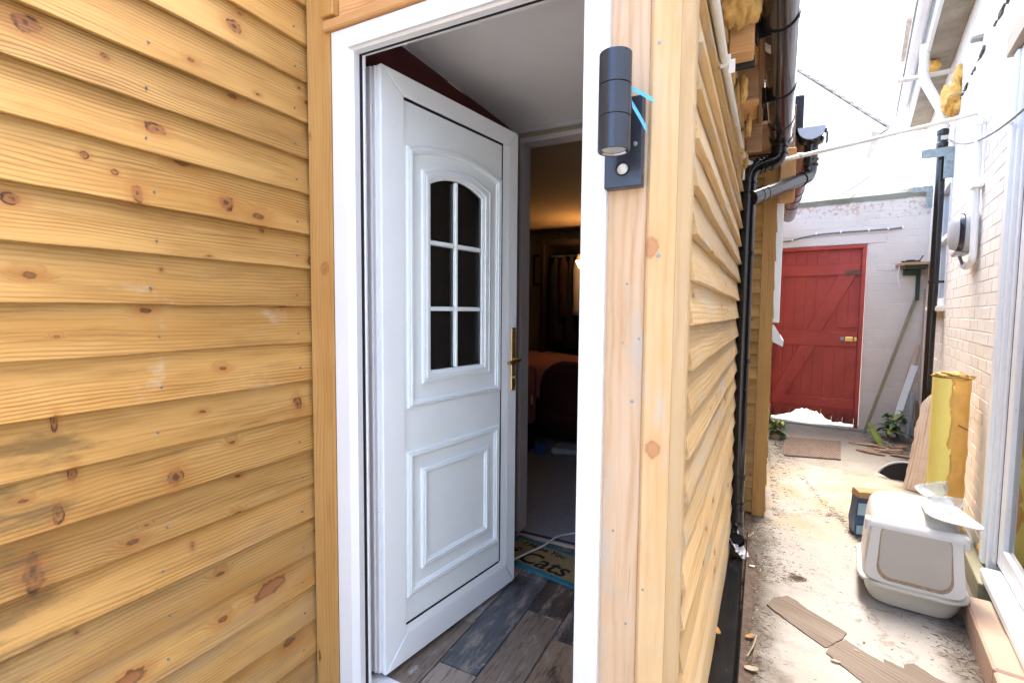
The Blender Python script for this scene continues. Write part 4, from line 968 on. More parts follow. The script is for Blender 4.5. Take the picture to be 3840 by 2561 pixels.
for k_, (x, y, z, a_, b_, c_) in enumerate(((-.103, 1.95, 2.125, .010, .10, .035), (-.098, 2.18, 2.13, .011, .12, .05), (-.094, 2.42, 2.14, .011, .12, .04), (-.088, 2.70, 2.10, .011, .10, .05), (-.066, 2.02, 2.085, .012, .016, .05), (-.055, 2.42, 2.085, .012, .018, .05), (-.075, 2.9, 2.08, .014, .03, .05))):
    B().blob((x, y, z), (a_, b_, c_), 3, .5, 2.6, k_*3.1).build('foam_run', M['foam_p'], sfm, None, 180)
# conduit along the wall under the eaves
cc = thing('conduit', 'cream conduit running under the eaves on top of the pale boards, with a loose clip', 'conduit', (-.12, 2., 2.03))
def onS(x, off, z): return oS + sS*x + Vector((math.cos(AS), -math.sin(AS), 0))*off + Vector((0, 0, z))
run = fillet([onS(-.15, .026, 2.02), onS(.25, .026, 2.045), onS(.55, .026, 2.035), onS(1.0, .026, 2.05), onS(1.66, .026, 2.08), onS(1.80, .030, 2.085), onS(1.90, .045, 2.09), (.02, 3.395, 2.172)], .04)
B().tube(run, .0125, 14).build('conduit_pipe', M['conduit'], cc, None, 60)
B().tube(fillet([onS(-.15, .022, 2.075), onS(.30, .022, 2.09), onS(.46, .022, 2.10)], .03), .006, 10).build('conduit_pipe', M['conduit'], cc, None, 60)
B().tube([onS(1.785, .030, 2.084), onS(1.84, .035, 2.088)], .0145, 12).build('elbow', M['conduit'], cc, None, 60)
B().tube([onS(1.82, .03, 2.09), onS(1.82, .03, 1.98)], .006, 8).build('drop_pipe', M['conduit'], cc, None, 60)
cl_ = B().box((.545, -.044, 2.018), (.558, -.010, 2.052), .002).box((.535, -.058, 1.99), (.540, -.040, 2.03), .001).build('saddle_clip', M['white_pipe'], cc, MS)
# main gutter seen from below
GA = math.atan2(.065, 1.45); gd = Vector((math.sin(GA), math.cos(GA), 0)); g0 = Vector((.030, 1.7, 0))
MGu = frame(g0, gd)
gu = thing('gutter', 'large black half-round gutter overhead along the cabin eaves, with a white paper sticker', 'gutter', (.06, 2.2, 2.24), 'cabin gutters')
def channel(r, x0, x1, zc, th=.0035, n=14, yo=0.):
    prof = [(-r*math.cos(math.pi*k_/n)*1., -r*math.sin(math.pi*k_/n)) for k_ in range(n+1)]
    out = [Vector((0, yo+u, zc+v)) for u, v in prof] + [Vector((0, yo+u*(1-th/r), zc+v*(1-th/r))) for u, v in prof[::-1]]
    return [[p + Vector((x, 0, 0)) for p in out] for x in (x0, x1)]
ZC = 2.262
b = B()
xs_ = [-.75 + k_*.1 for k_ in range(22)] + [1.43]
rg = []
for x in xs_: rg.append(channel(.058, x, x, ZC + .0015*math.sin(x*9))[0])
b.loft(rg).build('gutter_channel', M['brown_pvc'], gu, MGu, 40)
b = B(); b.loft(channel(.0585, 1.4305, 1.50, ZC, .058*.9))
b.build('gutter_outlet', M['black'], gu, MGu, 40)
for x in (1.20, 1.455): B().loft(channel(.062, x, x+.065, ZC, .0032)).build('gutter_union', M['black'], gu, MGu, 40)
for x in (-.35, .20, .78):
    bb = B(); bb.loft(channel(.0625, x, x+.028, ZC, .0038)); bb.box((x-.010, .0625, ZC-.075), (x+.038, .0725, ZC+.03), .002)
    bb.prism([(.0625, ZC-.062), (.0625, ZC-.002), (.058, ZC-.006), (.02, ZC-.059)], x+.012, x+.016, 0, Matrix(((0, 1, 0, 0), (1, 0, 0, 0), (0, 0, 1, 0), (0, 0, 0, 1))))
    bb.build('gutter_bracket', M['black'], gu, MGu, 40)
st = B(); pr = [(R_(118+k_*5)) for k_ in range(6)]
st.loft([[Vector((x, -.0589*math.cos(a_)*-1*-1, ZC-.0589*math.sin(a_))) for a_ in pr] for x in (.30, .365)], False, False, False)
sk = st.build('sticker', M['sticker'], gu, MGu)
st = B()
for k_ in range(4): st.loft([[Vector((x, -.0593*math.cos(a_), ZC-.0593*math.sin(a_))) for a_ in (R_(121+k_*5.5), R_(123+k_*5.5))] for x in (.305, .325+.004*(k_ % 2))], False, False, False)
st.build('print', M['ink'], sk, MGu)
# outlet, swan neck and downpipe
dp = thing('downpipe', 'long black downpipe beside the pale board wall, with swan neck and clips', 'pipe', (-.062, 3.1, 0))
PR = .041; px_, py_ = -.060, 3.10
ox, oy = .088, 3.15
neck = fillet([(ox, oy, 2.215), (ox, oy, 2.125), (px_, py_, 2.075), (px_, py_, 1.80)], .06, 8)
B().tube(neck, PR, 20).build('swan_neck', M['black'], dp, None, 60)
B().tube([(px_, py_, 1.86), (px_, py_, .075)], PR*.985, 20).build('pipe', M['black'], dp, None, 60)
def collar(c, d, parent, r=PR, L=.010, mat='black'):
    c, d = Vector(c), Vector(d).normalized()
    return B().tube([c-d*L/2, c+d*L/2], r*1.13, 20).build('collar', M[mat], parent, None, 40)
dd = (Vector((px_, py_, 2.075))-Vector((ox, oy, 2.125))).normalized()
for c in ((ox, oy, 2.19), (ox, oy, 2.155)): collar(c, (0, 0, 1), dp)
m1 = Vector((ox, oy, 2.125)); 
for f_ in (.30, .52, .66): collar(m1.lerp(Vector((px_, py_, 2.075)), f_), dd, dp)
for z in (1.995, 1.945): collar((px_, py_, z), (0, 0, 1), dp)
for z in (1.60, .985, .30):
    bb = B().lathe([(PR*1.0, -.012), (PR*1.14, -.011), (PR*1.14, .011), (PR*1.0, .012)], (px_, py_, z), 20, 'z', False)
    bb.box((px_-.055, py_-.012, z-.012), (px_-PR, py_+.012, z+.012), .002).box((px_-.058, py_-.045, z-.010), (px_-.050, py_+.02, z+.010), .001)
    bb.build('pipe_clip', M['black'], dp, None, 40)
for z in (.145, .105): collar((px_, py_, z), (0, 0, 1), dp)
B().tube(fillet([(px_, py_, .12), (px_, py_, -.005), (px_+.01, py_-.11, -.035)], .05), PR*1.06, 20, False).tube([(px_+.0092, py_-.10, -.0325), (px_+.01, py_-.1098, -.035)], PR*1.16, 20, False).build('shoe', M['black'], dp, None, 60)
B().lathe([(.0005, 0), (PR*.98, 0)], (0, 0, 0), 20, 'y', False).build('shoe_mouth', M['black_matt'], dp, T((px_+.008, py_-.09, -.031)))
# second gutter, running on from its end cap
g2 = thing('gutter', 'shorter gutter beyond with a pale sky-tinted end cap and red-brown underside, towards the gate', 'gutter', (.28, 4.5, 2.45), 'cabin gutters')
G2A = math.atan2(.035, 3.1); MG2 = frame((.282, 3.70, 0), (math.sin(G2A), math.cos(G2A), 0)); Z2 = 2.455
b = B(); b.loft([channel(.074, x, x, Z2 - .012*x*.4)[0] for x in (.0, .6, 1.4, 2.2, 3.1)]).build('gutter_channel', M['red_brown_pvc'], g2, MG2, 40)
b = B(); b.loft(channel(.0775, -.012, .0, Z2, .0775*.985)).build('end_cap', M['meter'] if False else plain('sky_tinted_plastic', (.42, .46, .56), .2, .6), g2, MG2, 40)  # cap coloured pale blue in place of the sky it reflects
for x in (.06, .9, 1.7, 2.0, 2.35):
    bb = B(); bb.loft(channel(.0785, x, x+(.09 if x > 1.5 else .028), Z2-.005*x, .004)); bb.box((x, .0785, Z2-.10), (x+.03, .088, Z2+.02), .002); bb.build('gutter_bracket', M['black'], g2, MG2, 40)
B().box((.02, -.088, Z2-.03), (.06, -.076, Z2-.006), .003).box((.02, -.094, Z2-.10), (.05, -.084, Z2-.03), .003).build('bracket_hook', M['black'], g2, MG2)
b2 = thing('branch_pipe', 'black offset pipe slanting from the second gutter down into the main downpipe', 'pipe', (.15, 3.4, 2.1))
e0, e1, e2 = Vector((.290, 3.78, 2.40)), Vector((.290, 3.78, 2.165)), Vector((-.050, 3.07, 1.905))
B().tube(fillet([e0, e1, e2], .07, 8), PR, 20).build('pipe', M['black'], b2, None, 60)
d2 = (e2-e1).normalized()
for f_ in (.17, .80, .88): collar(e1.lerp(e2, f_), d2, b2, PR, .012)
B().tube([e1.lerp(e2, .80), e2], PR*1.08, 20).build('branch_socket', M['black'], b2, None, 60)
for z in (2.235, 2.27): collar((.290, 3.78, z), (0, 0, 1), b2, PR*1.02)
B().lathe([(.075, 2.40), (.068, 2.375), (.042, 2.36), (.039, 2.30)], (.290, 3.78, 0), 20).build('outlet', M['black'], b2, None, 40)

# wall light
lt = thing('wall_light', 'dark grey up-and-down wall light with motion sensor and blue film, on the pinkish post', 'wall light', (-.275, 1.09, 1.63))
B().box((-.316, 1.088, 1.537), (-.232, 1.114, 1.732), .0025).build('back_plate', M['black_lamp'], lt)
cy = 1.012; cx_ = -.2745
for z0_, z1_ in ((1.592, 1.6595), (1.6605, 1.7225), (1.7235, 1.788)):
    B().lathe([(.0308, z0_), (.0328, z0_+.0006), (.0333, z0_+.0012), (.0333, z1_-.0012), (.0328, z1_-.0004), (.0308, z1_)], (cx_, cy, 0), 40, 'z', False).build('body_tube', M['black_lamp'], lt, None, 30)
B().lathe([(.0305, 1.598), (.0305, 1.785)], (cx_, cy, 0), 32).build('inner_tube', M['black_matt'], lt, None, 40)
B().lathe([(.0250, 1.5965), (.0302, 1.5935), (.0302, 1.5975)], (cx_, cy, 0), 32, 'z', False).build('lens_ring', M['glass_ring'], lt, None, 40)
B().lathe([(.0002, 1.5972), (.0245, 1.5972)], (cx_, cy, 0), 24, 'z', False).build('lens', M['pale_plastic'], lt)
B().tube([(cx_, 1.04, 1.69), (cx_, 1.09, 1.69)], .013, 16).build('arm', M['black_lamp'], lt, None, 50)
B().lathe([(.0155, .0), (.0155, -.004), (.0135, -.0045), (.0135, -.001)], (-.2745, 1.0885, 1.578), 24, 'y', False).build('sensor_rim', M['black_matt'], lt, None, 40)
B().lathe([(.0003, -.0125), (.005, -.0117), (.0095, -.008), (.0128, -.001)], (-.2745, 1.0885, 1.576), 20, 'y', False).build('sensor_lens', M['lens'], lt, None, 180)
B().lathe([(.0003, -.007), (.0035, -.0055), (.005, -.0)], (-.2475, 1.088, 1.628), 14, 'y').build('dome_nut', M['steel'], lt, None, 60)
def ribbon(pts, w_, name, parent):
    b = B(); P2 = fillet(pts, .02, 4); rings = []
    for i, p in enumerate(P2):
        rings.append([p + Vector((0, 0, w_/2)), p + Vector((0, .0006, w_/2)), p + Vector((.002, .0006, -w_/2)), p + Vector((.002, 0, -w_/2))])
    b.loft(rings).build(name, M['tape'], parent)
ribbon([(-.246, 1.030, 1.7215), (-.232, 1.040, 1.716), (-.205, 1.055, 1.700)], .010, 'blue_film', lt)
ribbon([(-.2455, 1.035, 1.693), (-.235, 1.050, 1.675), (-.221, 1.066, 1.648)], .017, 'blue_film', lt)

# ================================================================== THINGS ON THE ALLEY GROUND
# half-round channel lying along the wall foot
tr = thing('ground_gutter', 'dirty black gutter channel lying on the ground along the pale board wall', 'gutter', (-.07, 2.4, GZ))
b = B(); prof = [(-.066, .048), (-.060, .012), (-.050, .004), (.036, .003), (.044, .010), (.052, .052), (.056, .052), (.049, .006), (.040, -.001), (-.054, -.001), (-.066, .009), (-.070, .048)]
rings = [[Vector((.0 + (y_-1.1)*.012 + u - .072, y_, GZ + v + .002)) for u, v in prof] for y_ in (1.05, 1.5, 2., 2.5, 3.0, 3.22)]
b.loft(rings).build('channel', M['black'], tr, None, 30)
b = B(); rings = []
for k_ in range(44):
    y_ = 1.06 + k_*.045; h_ = .010 + .010*max(0, noise.noise(Vector((y_*4, 0, 0)))) + .016*max(0, (2.1-y_)/1.)
    cx2 = (y_-1.1)*.012 - .072
    rings.append([Vector((cx2-.056, y_, GZ+.006))] + [Vector((cx2-.053+.090*q/7, y_, GZ+.006+h_*(.5+.6*noise.noise(Vector((q*1.3, y_*9, 4)))))) for q in range(8)] + [Vector((cx2+.040, y_, GZ+.006))])
tag(b.build('soil', M['dirt'], tr, None, 180), kind='stuff')
# crumpled tissue
b = B(); t_ = bmesh.new(); bmesh.ops.create_grid(t_, x_segments=12, y_segments=12, size=.055)
for v in t_.verts:
    n_ = noise.noise(v.co*38)*.020 + noise.noise(v.co*80)*.008; v.co.z = n_ + abs(v.co.x)*.5; v.co.x *= .75
b.add(t_, T((-.045, 2.965, GZ+.035)) @ Matrix.Rotation(.5, 4, 'Y') @ Matrix.Rotation(.6, 4, 'Z'))
tag(b.build('tissue', M['tissue'], None), 'crumpled white tissue in the ground gutter below the downpipe', 'tissue')
def scrap(label, cat, name, mat, c, size, seed, rz=0, flat=.15, group=None):
    b = B(); t_ = bmesh.new(); bmesh.ops.create_grid(t_, x_segments=6, y_segments=4, size=.5)
    for v in t_.verts:
        k_ = 1 - .55*abs(v.co.x*2)**2; q = v.co*4 + Vector((seed, 0, 0))
        v.co = Vector((v.co.x*size[0], v.co.y*size[1]*k_, flat*size[0]*(noise.noise(q)*.6 + (v.co.x*v.co.x)*1.2)))
    g_ = bmesh.ops.solidify(t_, geom=t_.faces[:], thickness=.0012); b.add(t_, T(c) @ Matrix.Rotation(rz, 4, 'Z'))
    return tag(b.build(name, mat, None, None, 180), label, cat, group)
scrap('scrap of white paper in the dirt beside the ground gutter', 'paper scrap', 'paper_scrap', M['tissue'], (.034, 2.87, GZ+.012), (.028, .02), 3.)
scrap('curled pale strip of bark at the far end of the ground gutter', 'bark strip', 'bark_strip', M['chip'], (.02, 3.22, GZ+.03), (.09, .012), 5., 1.1, .4)
scrap('orange dead leaf on the dirt near the ground gutter', 'leaf', 'dead_leaf', M['dead_leaf'], (.028, 2.22, GZ+.016), (.045, .022), 7., .7)
scrap('yellowed leaf lying inside the near end of the ground gutter', 'leaf', 'dead_leaf', M['dead_leaf'], (-.10, 2.16, GZ+.04), (.06, .03), 9., 2.)
scrap('pale tan leaf flat on the concrete at the bottom edge by the gutter', 'leaf', 'dead_leaf', M['chip'], (.035, 2.02, GZ+.012), (.05, .03), 11., .2)
tag(B().tube(fillet([(.02, 2.08, GZ+.014), (.045, 2.16, GZ+.02), (.055, 2.24, GZ+.015)], .03), [.002]*9 if False else .0028, 6).build('dry_stalk', M['chip'], None), 'dry straw stalk lying beside the ground gutter', 'stalk')
# soil and plant debris, uncountable
random.seed(5)
def debris(n, place, smin, smax, name, mat, parent=None):
    vs_, fs = [], []
    for _ in range(n):
        x, y = place(); s_ = random.uniform(smin, smax); a_ = random.uniform(0, 6.28); el = random.choice((1, 1, 1.6, 3.2, 5)); tl2 = random.uniform(-.4, .4)
        ux, uy = math.cos(a_)*s_*el, math.sin(a_)*s_*el; wx, wy = -math.sin(a_)*s_*.5, math.cos(a_)*s_*.5
        z = gz(x, y) + .001 + random.uniform(0, s_*.6); i = len(vs_)
        vs_ += [(x-ux, y-uy, z-tl2*s_*.3), (x+wx, y+wy, z+s_*.35), (x+ux, y+uy, z+tl2*s_*.5), (x-wx, y-wy, z+s_*.15), (x, y, z-s_*.25)]
        fs += [(i, i+1, i+3), (i+1, i+2, i+3), (i, i+4, i+1), (i+1, i+4, i+2), (i+2, i+4, i+3), (i+3, i+4, i)]
    me = bpy.data.meshes.new(name); me.from_pydata(vs_, [], fs); me.materials.append(mat)
    return tag(link(name, me, parent), kind='stuff')
def p_left():
    while True:
        y = random.uniform(1.85, 3.62); w2 = .055 + .06*max(0, noise.noise(Vector((y*3.1, 2, 0)))) + (.11 if 2.75 < y < 3.05 else 0) + (.09 if y > 3.1 else 0)
        x = -.005 + random.expovariate(1/(w2*.55)) - (.05 if y > 3.25 else 0)
        if x < w2*2.6: return x, y
def p_all():
    while True:
        x, y = random.uniform(0, 1.25), random.uniform(1.9, 6.6)
        if random.random() < .35 + 1.2*noise.noise(Vector((x*3, y*2, 8))): return x, y
def p_right():
    y = random.uniform(2.35, 3.0); return .86 + (y-2.4)*.16 - random.expovariate(1/.05), y
def p_clump(c, r): return lambda: (random.gauss(c[0], r), random.gauss(c[1], r*.8))
debris(5200, p_left, .0012, .0042, 'soil_debris', M['debris'])
debris(900, p_all, .0010, .0032, 'plant_debris', M['debris'])
debris(1000, p_right, .0012, .0048, 'soil_debris', M['debris'])
debris(260, p_clump((.245, 2.86), .022), .0015, .005, 'plant_debris', M['debris'])
debris(160, p_clump((.52, 3.9), .05), .0015, .004, 'plant_debris', M['debris'])
debris(700, lambda: (random.gauss(.30, .06) , random.gauss(5.7, .45)), .002, .007, 'plant_debris', M['debris'])
debris(500, lambda: (random.gauss(1.3, .16), random.gauss(6.3, .35)), .002, .008, 'plant_debris', M['debris'])
debris(300, p_left, .002, .0055, 'pale_debris', M['chip'])
ck_ = [(.40, 4.75), (.492, 4.146), (.56, 3.90), (.594, 3.733), (.60, 3.60), (.66, 3.42)]
def p_crack():
    k_ = random.random()*(len(ck_)-1); i = int(k_); f_ = k_-i
    return ck_[i][0]+(ck_[i+1][0]-ck_[i][0])*f_+random.gauss(0, .016), ck_[i][1]+(ck_[i+1][1]-ck_[i][1])*f_+random.gauss(0, .03)
debris(620, p_crack, .0012, .0045, 'plant_debris', M['debris'])
debris(500, lambda: (random.gauss(.66, .05), random.gauss(3.36, .05)), .0012, .004, 'plant_debris', M['debris'])
debris(700, lambda: (.16 + random.expovariate(1/.035), random.uniform(3.7, 5.6)), .0012, .0045, 'soil_debris', M['debris'])
# low soil bank under the debris
b = B(); t_ = bmesh.new(); bmesh.ops.create_grid(t_, x_segments=14, y_segments=90, size=.5)
for v in t_.verts:
    y = 2.72 + v.co.y*1.85; f_ = v.co.x + .5; w2 = .09 + .06*noise.noise(Vector((y*3.1, 2, 0))) + (.05 if 2.7 < y < 3.1 else 0)
    x = -.012 + f_*w2; v.co = Vector((x, y, GZ - .006 + .020*(1-f_)**1.5*(1 + .6*noise.noise(Vector((x*30, y*22, 1))))))
b.add(t_); tag(b.build('soil_bank', M['dirt'], None, None, 180), kind='stuff')
# broken boards on the ground
def broken_board(label, outline, seed, zt_=.012):
    cx3 = sum(p[0] for p in outline)/len(outline); cy3 = sum(p[1] for p in outline)/len(outline)
    a_ = math.atan2(outline[-2][1]-outline[0][1], outline[-2][0]-outline[0][0]) if False else R_(-36)
    mx = Matrix.Translation((cx3, cy3, GZ+.006)) @ Matrix.Rotation(a_, 4, 'Z') @ Matrix(((1, 0, 0, 0), (0, 0, -1, 0), (0, 1, 0, 0), (0, 0, 0, 1)))
    inv = mx.inverted(); pts = []
    n_ = len(outline)
    for i in range(n_):
        p, q = Vector(outline[i]+(GZ+.006,)), Vector(outline[(i+1) % n_]+(GZ+.006,)); m2 = max(2, int((q-p).length/.012))
        for k_ in range(m2):
            r_ = p.lerp(q, k_/m2); j = .0035 if k_ else 0
            r_ += Vector((noise.noise(r_*70+Vector((seed, 0, 0))), noise.noise(r_*70+Vector((0, seed, 0))), 0))*j; l = inv @ r_; pts.append((l.x, l.z))
    return tag(B().prism(pts, -zt_, 0, .0).build('broken_board', M['grey_wood'], None, mx), label, 'board', 'broken boards on the concrete')
broken_board('shorter broken weathered board, blunt end towards the ground gutter', [(.098, 2.525), (.128, 2.60), (.19, 2.653), (.225, 2.63), (.247, 2.597), (.274, 2.566), (.345, 2.508), (.403, 2.454), (.386, 2.408), (.326, 2.321), (.309, 2.302), (.20, 2.41)], 3.)
broken_board('longer broken weathered board at the bottom of the picture, with a splintered edge', [(.323, 2.315), (.391, 2.40), (.454, 2.339), (.506, 2.306), (.51, 2.331), (.57, 2.303), (.575, 2.33), (.611, 2.356), (.66, 2.30), (.78, 2.24), (.96, 2.05), (.90, 1.90), (.60, 1.98), (.412, 2.144), (.308, 2.268)], 8., .014)
for k_, (x, y, r, lb) in enumerate(((.335, 2.225, .035, 'thin splinter beside the longer broken board'), (.46, 2.42, .020, 'small pale wood chip on the concrete above the longer board'), (.42, 2.335, .022, 'pale wood chip close to the notch in the longer board'))):
    scrap(lb, 'wood chip', 'wood_chip', M['chip'], (x, y, GZ+.008), (r, r*.5), 13.+k_, k_*1.3)
# drain cover
dc = thing('drain_cover', 'rusty diamond pattern steel cover in the ground before the red gate', 'drain cover', (.58, 5.8, GZ))
b = B(); cor = [(.30, 5.33), (.775, 5.42), (.88, 6.20), (.335, 6.13)]
b.bm.faces.new([b.bm.verts.new((x, y, GZ+.014)) for x, y in cor]); g_ = bmesh.ops.extrude_face_region(b.bm, geom=b.bm.faces[:])
for v in g_['geom']:
    if isinstance(v, bmesh.types.BMVert): v.co.z = GZ-.02
b.build('plate', M['rust'], dc)
b = B()
for i in range(15):
    for j in range(20):
        u, v = (i+.5+(.5 if j % 2 else 0))/15.5, (j+.5)/20
        p = Vector(cor[0]).lerp(Vector(cor[1]), u).lerp(Vector(cor[3]).lerp(Vector(cor[2]), u), v)
        b.loft([[Vector((p.x+.013*s_*c_[0], p.y+.017*s_*c_[1], GZ+z_)) for c_ in ((1, 0), (0, 1), (-1, 0), (0, -1))] for s_, z_ in ((1, .0135), (.45, .0185))], False, True)
b.build('tread_pattern', M['rust'], dc)['kind'] = 'stuff'
# plants
def leaf_mesh(L, Wl, seed):
    b = B(); rows = []
    for k_ in range(7):
        t_ = k_/6; w2 = Wl*math.sin(math.pi*min(1, t_*.93+.07))**.8*(1-.35*t_); z = -.35*L*t_*t_ + .02
        j = .12*Wl*(1 if k_ % 2 else -1)
        rows.append([Vector((L*t_, -w2/2-j*.4, z+.18*w2)), Vector((L*t_, 0, z)), Vector((L*t_, w2/2+j*.4, z+.18*w2))])
    vv_ = [[b.bm.verts.new(p) for p in r] for r in rows]
    for a_, c_ in zip(vv_, vv_[1:]):
        for q in range(2): b.bm.faces.new((a_[q], a_[q+1], c_[q+1], c_[q]))
    return b
def plant(name, label, c, n, h, ll, seed, mats=('leaf', 'leaf', 'leaf_pale')):
    t = thing(name, label, 'plant', c); random.seed(seed)
    ms = [leaf_mesh(1., .62, 0).mesh('leaf', M[m_], 180) for m_ in mats]
    stems = B()
    for s_ in range(3):
        a0 = random.uniform(0, 6.28); tip = Vector(c) + Vector((math.cos(a0)*h*.35, math.sin(a0)*h*.35, h*random.uniform(.75, 1.05)))
        P2 = fillet([Vector(c), Vector(c)+Vector((math.cos(a0)*.02, math.sin(a0)*.02, h*.5)), tip], h*.3, 5); stems.tube(P2, .004, 6)
        for k_ in range(n//3):
            f_ = .3 + .7*k_/(n/3); q = Vector(c).lerp(tip, f_); a_ = a0 + k_*2.4 + random.uniform(-.4, .4); s2 = ll*random.uniform(.35, 1.1)*(1.1-.35*f_)
            link('leaf', ms[random.randrange(len(ms))], t, T(q) @ Matrix.Rotation(a_, 4, 'Z') @ Matrix.Rotation(random.uniform(-.5, .35), 4, 'Y') @ Matrix.Scale(s2, 4))
    stems.build('stem', M['stem'], t)
    return t
plant('nettle_plant', 'bright green leafy weed growing in the corner under the leaning laths', (1.36, 6.58, GZ), 54, .36, .15, 4)
plant('weed', 'small spiky weed at the foot of the orange corner post', (.27, 6.1, GZ), 27, .22, .13, 6, ('leaf', 'leaf_pale'))
plant('weed', 'low weed tuft against the timber wall close to the gate', (.20, 6.75, GZ), 12, .20, .12, 9, ('leaf', 'leaf'))
random.seed(17)
for k_, (lb, c, L, w2, rz, mt_) in enumerate((
        ('long strip of rotten bark in front of the green weed', (1.15, 6.15, GZ+.006), .42, .05, -.25, 'bark'), ('broad piece of bark nearest the drain cover', (1.08, 5.86, GZ+.006), .24, .07, -.5, 'bark'),
        ('short bark piece against the brick house wall', (1.34, 5.82, GZ+.006), .22, .05, -.15, 'bark'), ('curved bark piece on top of the little heap', (1.24, 5.95, GZ+.024), .26, .06, .25, 'bark'),
        ('small dark bark piece under the green weed', (1.36, 6.15, GZ+.018), .2, .05, .6, 'bark'), ('yellow-green flat leaf blade leaning at the foot of the weed', (1.20, 6.36, GZ+.09), .30, .07, 1.9, 'leaf_pale'))):
    b = B(); rings = []
    for q in range(9):
        t_ = q/8; w_ = w2*(.35+.65*math.sin(3.14*min(.97, max(.06, t_)))**.5)*(1+.3*noise.noise(Vector((q*1.1, k_*5, 0)))); z = .02*noise.noise(Vector((q*.6, k_*3, 7)))
        rings.append([Vector((L*(t_-.5), -w_/2, z)), Vector((L*(t_-.5), w_/2, z+.006)), Vector((L*(t_-.5), w_/2, z+.014)), Vector((L*(t_-.5), -w_/2, z+.009))])
    mx = T(c) @ Matrix.Rotation(rz, 4, 'Z') @ (Matrix.Rotation(-.7, 4, 'Y') if k_ == 5 else Matrix())
    tag(b.loft(rings).build('bark_piece' if k_ < 5 else 'leaf_blade', M[mt_], None, mx), lb, 'bark' if k_ < 5 else 'leaf')
for k_, (x, y) in enumerate(((.225, 6.3), (.255, 6.05))):
    tag(B().box((-.05, -.04, 0), (.05, .04, .055), .006).jitter(.008, 20, k_).build('broken_brick', M['sillbrick'], None, T((x, y, GZ)) @ Matrix.Rotation(k_+.3, 4, 'Z')), ('broken red brick against the orange corner post' if k_ else 'broken red brick nearest the gate step'), 'brick')

# ------------------------------------------------ covered litter box
LB = T((.722, 2.965, GZ)) @ Matrix.Rotation(R_(-8), 4, 'Z') @ Matrix.Diagonal((1.06, 1.04, 1.12, 1))
lb = thing('litter_box', 'off-white covered litter box with a beige flap door on the alley concrete', 'litter box', (.70, 2.985, GZ))
def rr3(w_, l_, r, z, yo=0., n=6, dz=0.):
    return [Vector((x, y+yo, z + dz*(y/l_))) for x, y in rrect(w_, l_, r, n)]
B().loft([rr3(.27, .36, .07, .012), rr3(.295, .385, .075, .016), rr3(.325, .42, .08, .06), rr3(.345, .445, .085, .118), rr3(.362, .462, .09, .128), rr3(.384, .484, .095, .131), rr3(.388, .488, .096, .139), rr3(.384, .484, .095, .147), rr3(.366, .466, .09, .150)]).build('base_tray', M['litter_base'], lb, LB, 50)
ft = B()
for x in (-.09, .09):
    for y in (-.13, .13): ft.loft([rr3(.06, .06, .02, .0, y), rr3(.075, .075, .025, .03, y)][0:2] and [[p+Vector((x, 0, 0)) for p in r] for r in (rr3(.055, .055, .02, .0, y), rr3(.08, .08, .025, .03, y))])
ft.build('foot', M['litter_base'], lb, LB, 50)['kind'] = 'stuff'
hoodr = [rr3(.352, .452, .085, .1505), rr3(.350, .450, .085, .170), rr3(.336, .432, .08, .26, .004), rr3(.320, .405, .08, .335, .012), rr3(.304, .372, .085, .372, .020), rr3(.275, .325, .085, .394, .028), rr3(.22, .25, .075, .404, .034), rr3(.10, .12, .04, .407, .036)]
B().loft(hoodr).build('hood', M['litter'], lb, LB, 60)
# sloping front: rim strip, raised collar, recess and flap
def fy(z): return -.2265 + (z-.15)*.135
def front_slab(name, mat, outline, d0, d1, bev=.0, sm=None):
    b = B(); A = [Vector((x, fy(z)-d0, z)) for x, z in outline]; C_ = [Vector((x, fy(z)-d1, z)) for x, z in outline]
    b.loft([A, C_]); return b.build(name, mat, lb, LB, sm)
def trap(wt, wb, z0, z1, r, n=5):
    out = []
    for cx3, cz, a0 in ((wt/2-r*.5, z1-r*.5, 0), (-wt/2+r*.5, z1-r*.5, 90), (-wb/2+r, z0+r, 180), (wb/2-r, z0+r, 270)):
        rr = r*.5 if a0 < 180 else r
        for k_ in range(n+1): a_ = R_(a0+90*k_/n); out.append((cx3+rr*math.cos(a_), cz+rr*math.sin(a_)))
    return out
front_slab('front_plate', M['litter'], trap(.305, .335, .158, .357, .03), -.02, .004, sm=30)
front_slab('door_recess', M['sand'], trap(.240, .258, .164, .352, .045), .0, .0052)
front_slab('flap_door', M['litter_flap'], trap(.233, .240, .178, .349, .042), .004, .0085, sm=30)
B().loft([[Vector((x, fy(.33)-.008+.030*(1-math.cos(a_)), .347+.028*math.sin(a_))) for x in (-.165, .165)] + [Vector((x, fy(.33)+.004+.030*(1-math.cos(a_)), .344+.026*math.sin(a_))) for x in (.165, -.165)] for a_ in [R_(q*15) for q in range(7)]]).build('front_visor', M['litter'], lb, LB, 50)
for s_ in (-1, 1): B().box((s_*.165-.012, -.206, .325), (s_*.165+.012, -.150, .372), .006).build('visor_clip', M['litter'], lb, LB)
b = B(); b.loft([[Vector((x, y-.035, .4015)) for x, y in rrect(.13, .036, .017, 6)], [Vector((x, y-.035, .4052)) for x, y in rrect(.13, .036, .017, 6)]]); b.build('grip_slot', M['slot'], lb, LB)
b = B(); o1 = rrect(.20, .235, .07, 6); i1_ = rrect(.186, .22, .063, 6)
rg = [[Vector((x, y+.045, .4015 + h)) for (x, y) in ((ox_+(ix_-ox_)*t_, oy_+(iy_-oy_)*t_) for (ox_, oy_), (ix_, iy_) in zip(o1, i1_))] for t_, h in ((0, -.006), (.2, .002), (.8, .002), (1, -.006))]
b.loft(rg, False, False).build('lid_ridge', M['litter'], lb, LB, 40)
for o_ in lb.children:                    # shallow tray, tall hood
    for v in o_.data.vertices: v.co.z = v.co.z*.74 if v.co.z <= .15 else .111 + (v.co.z-.15)*1.152
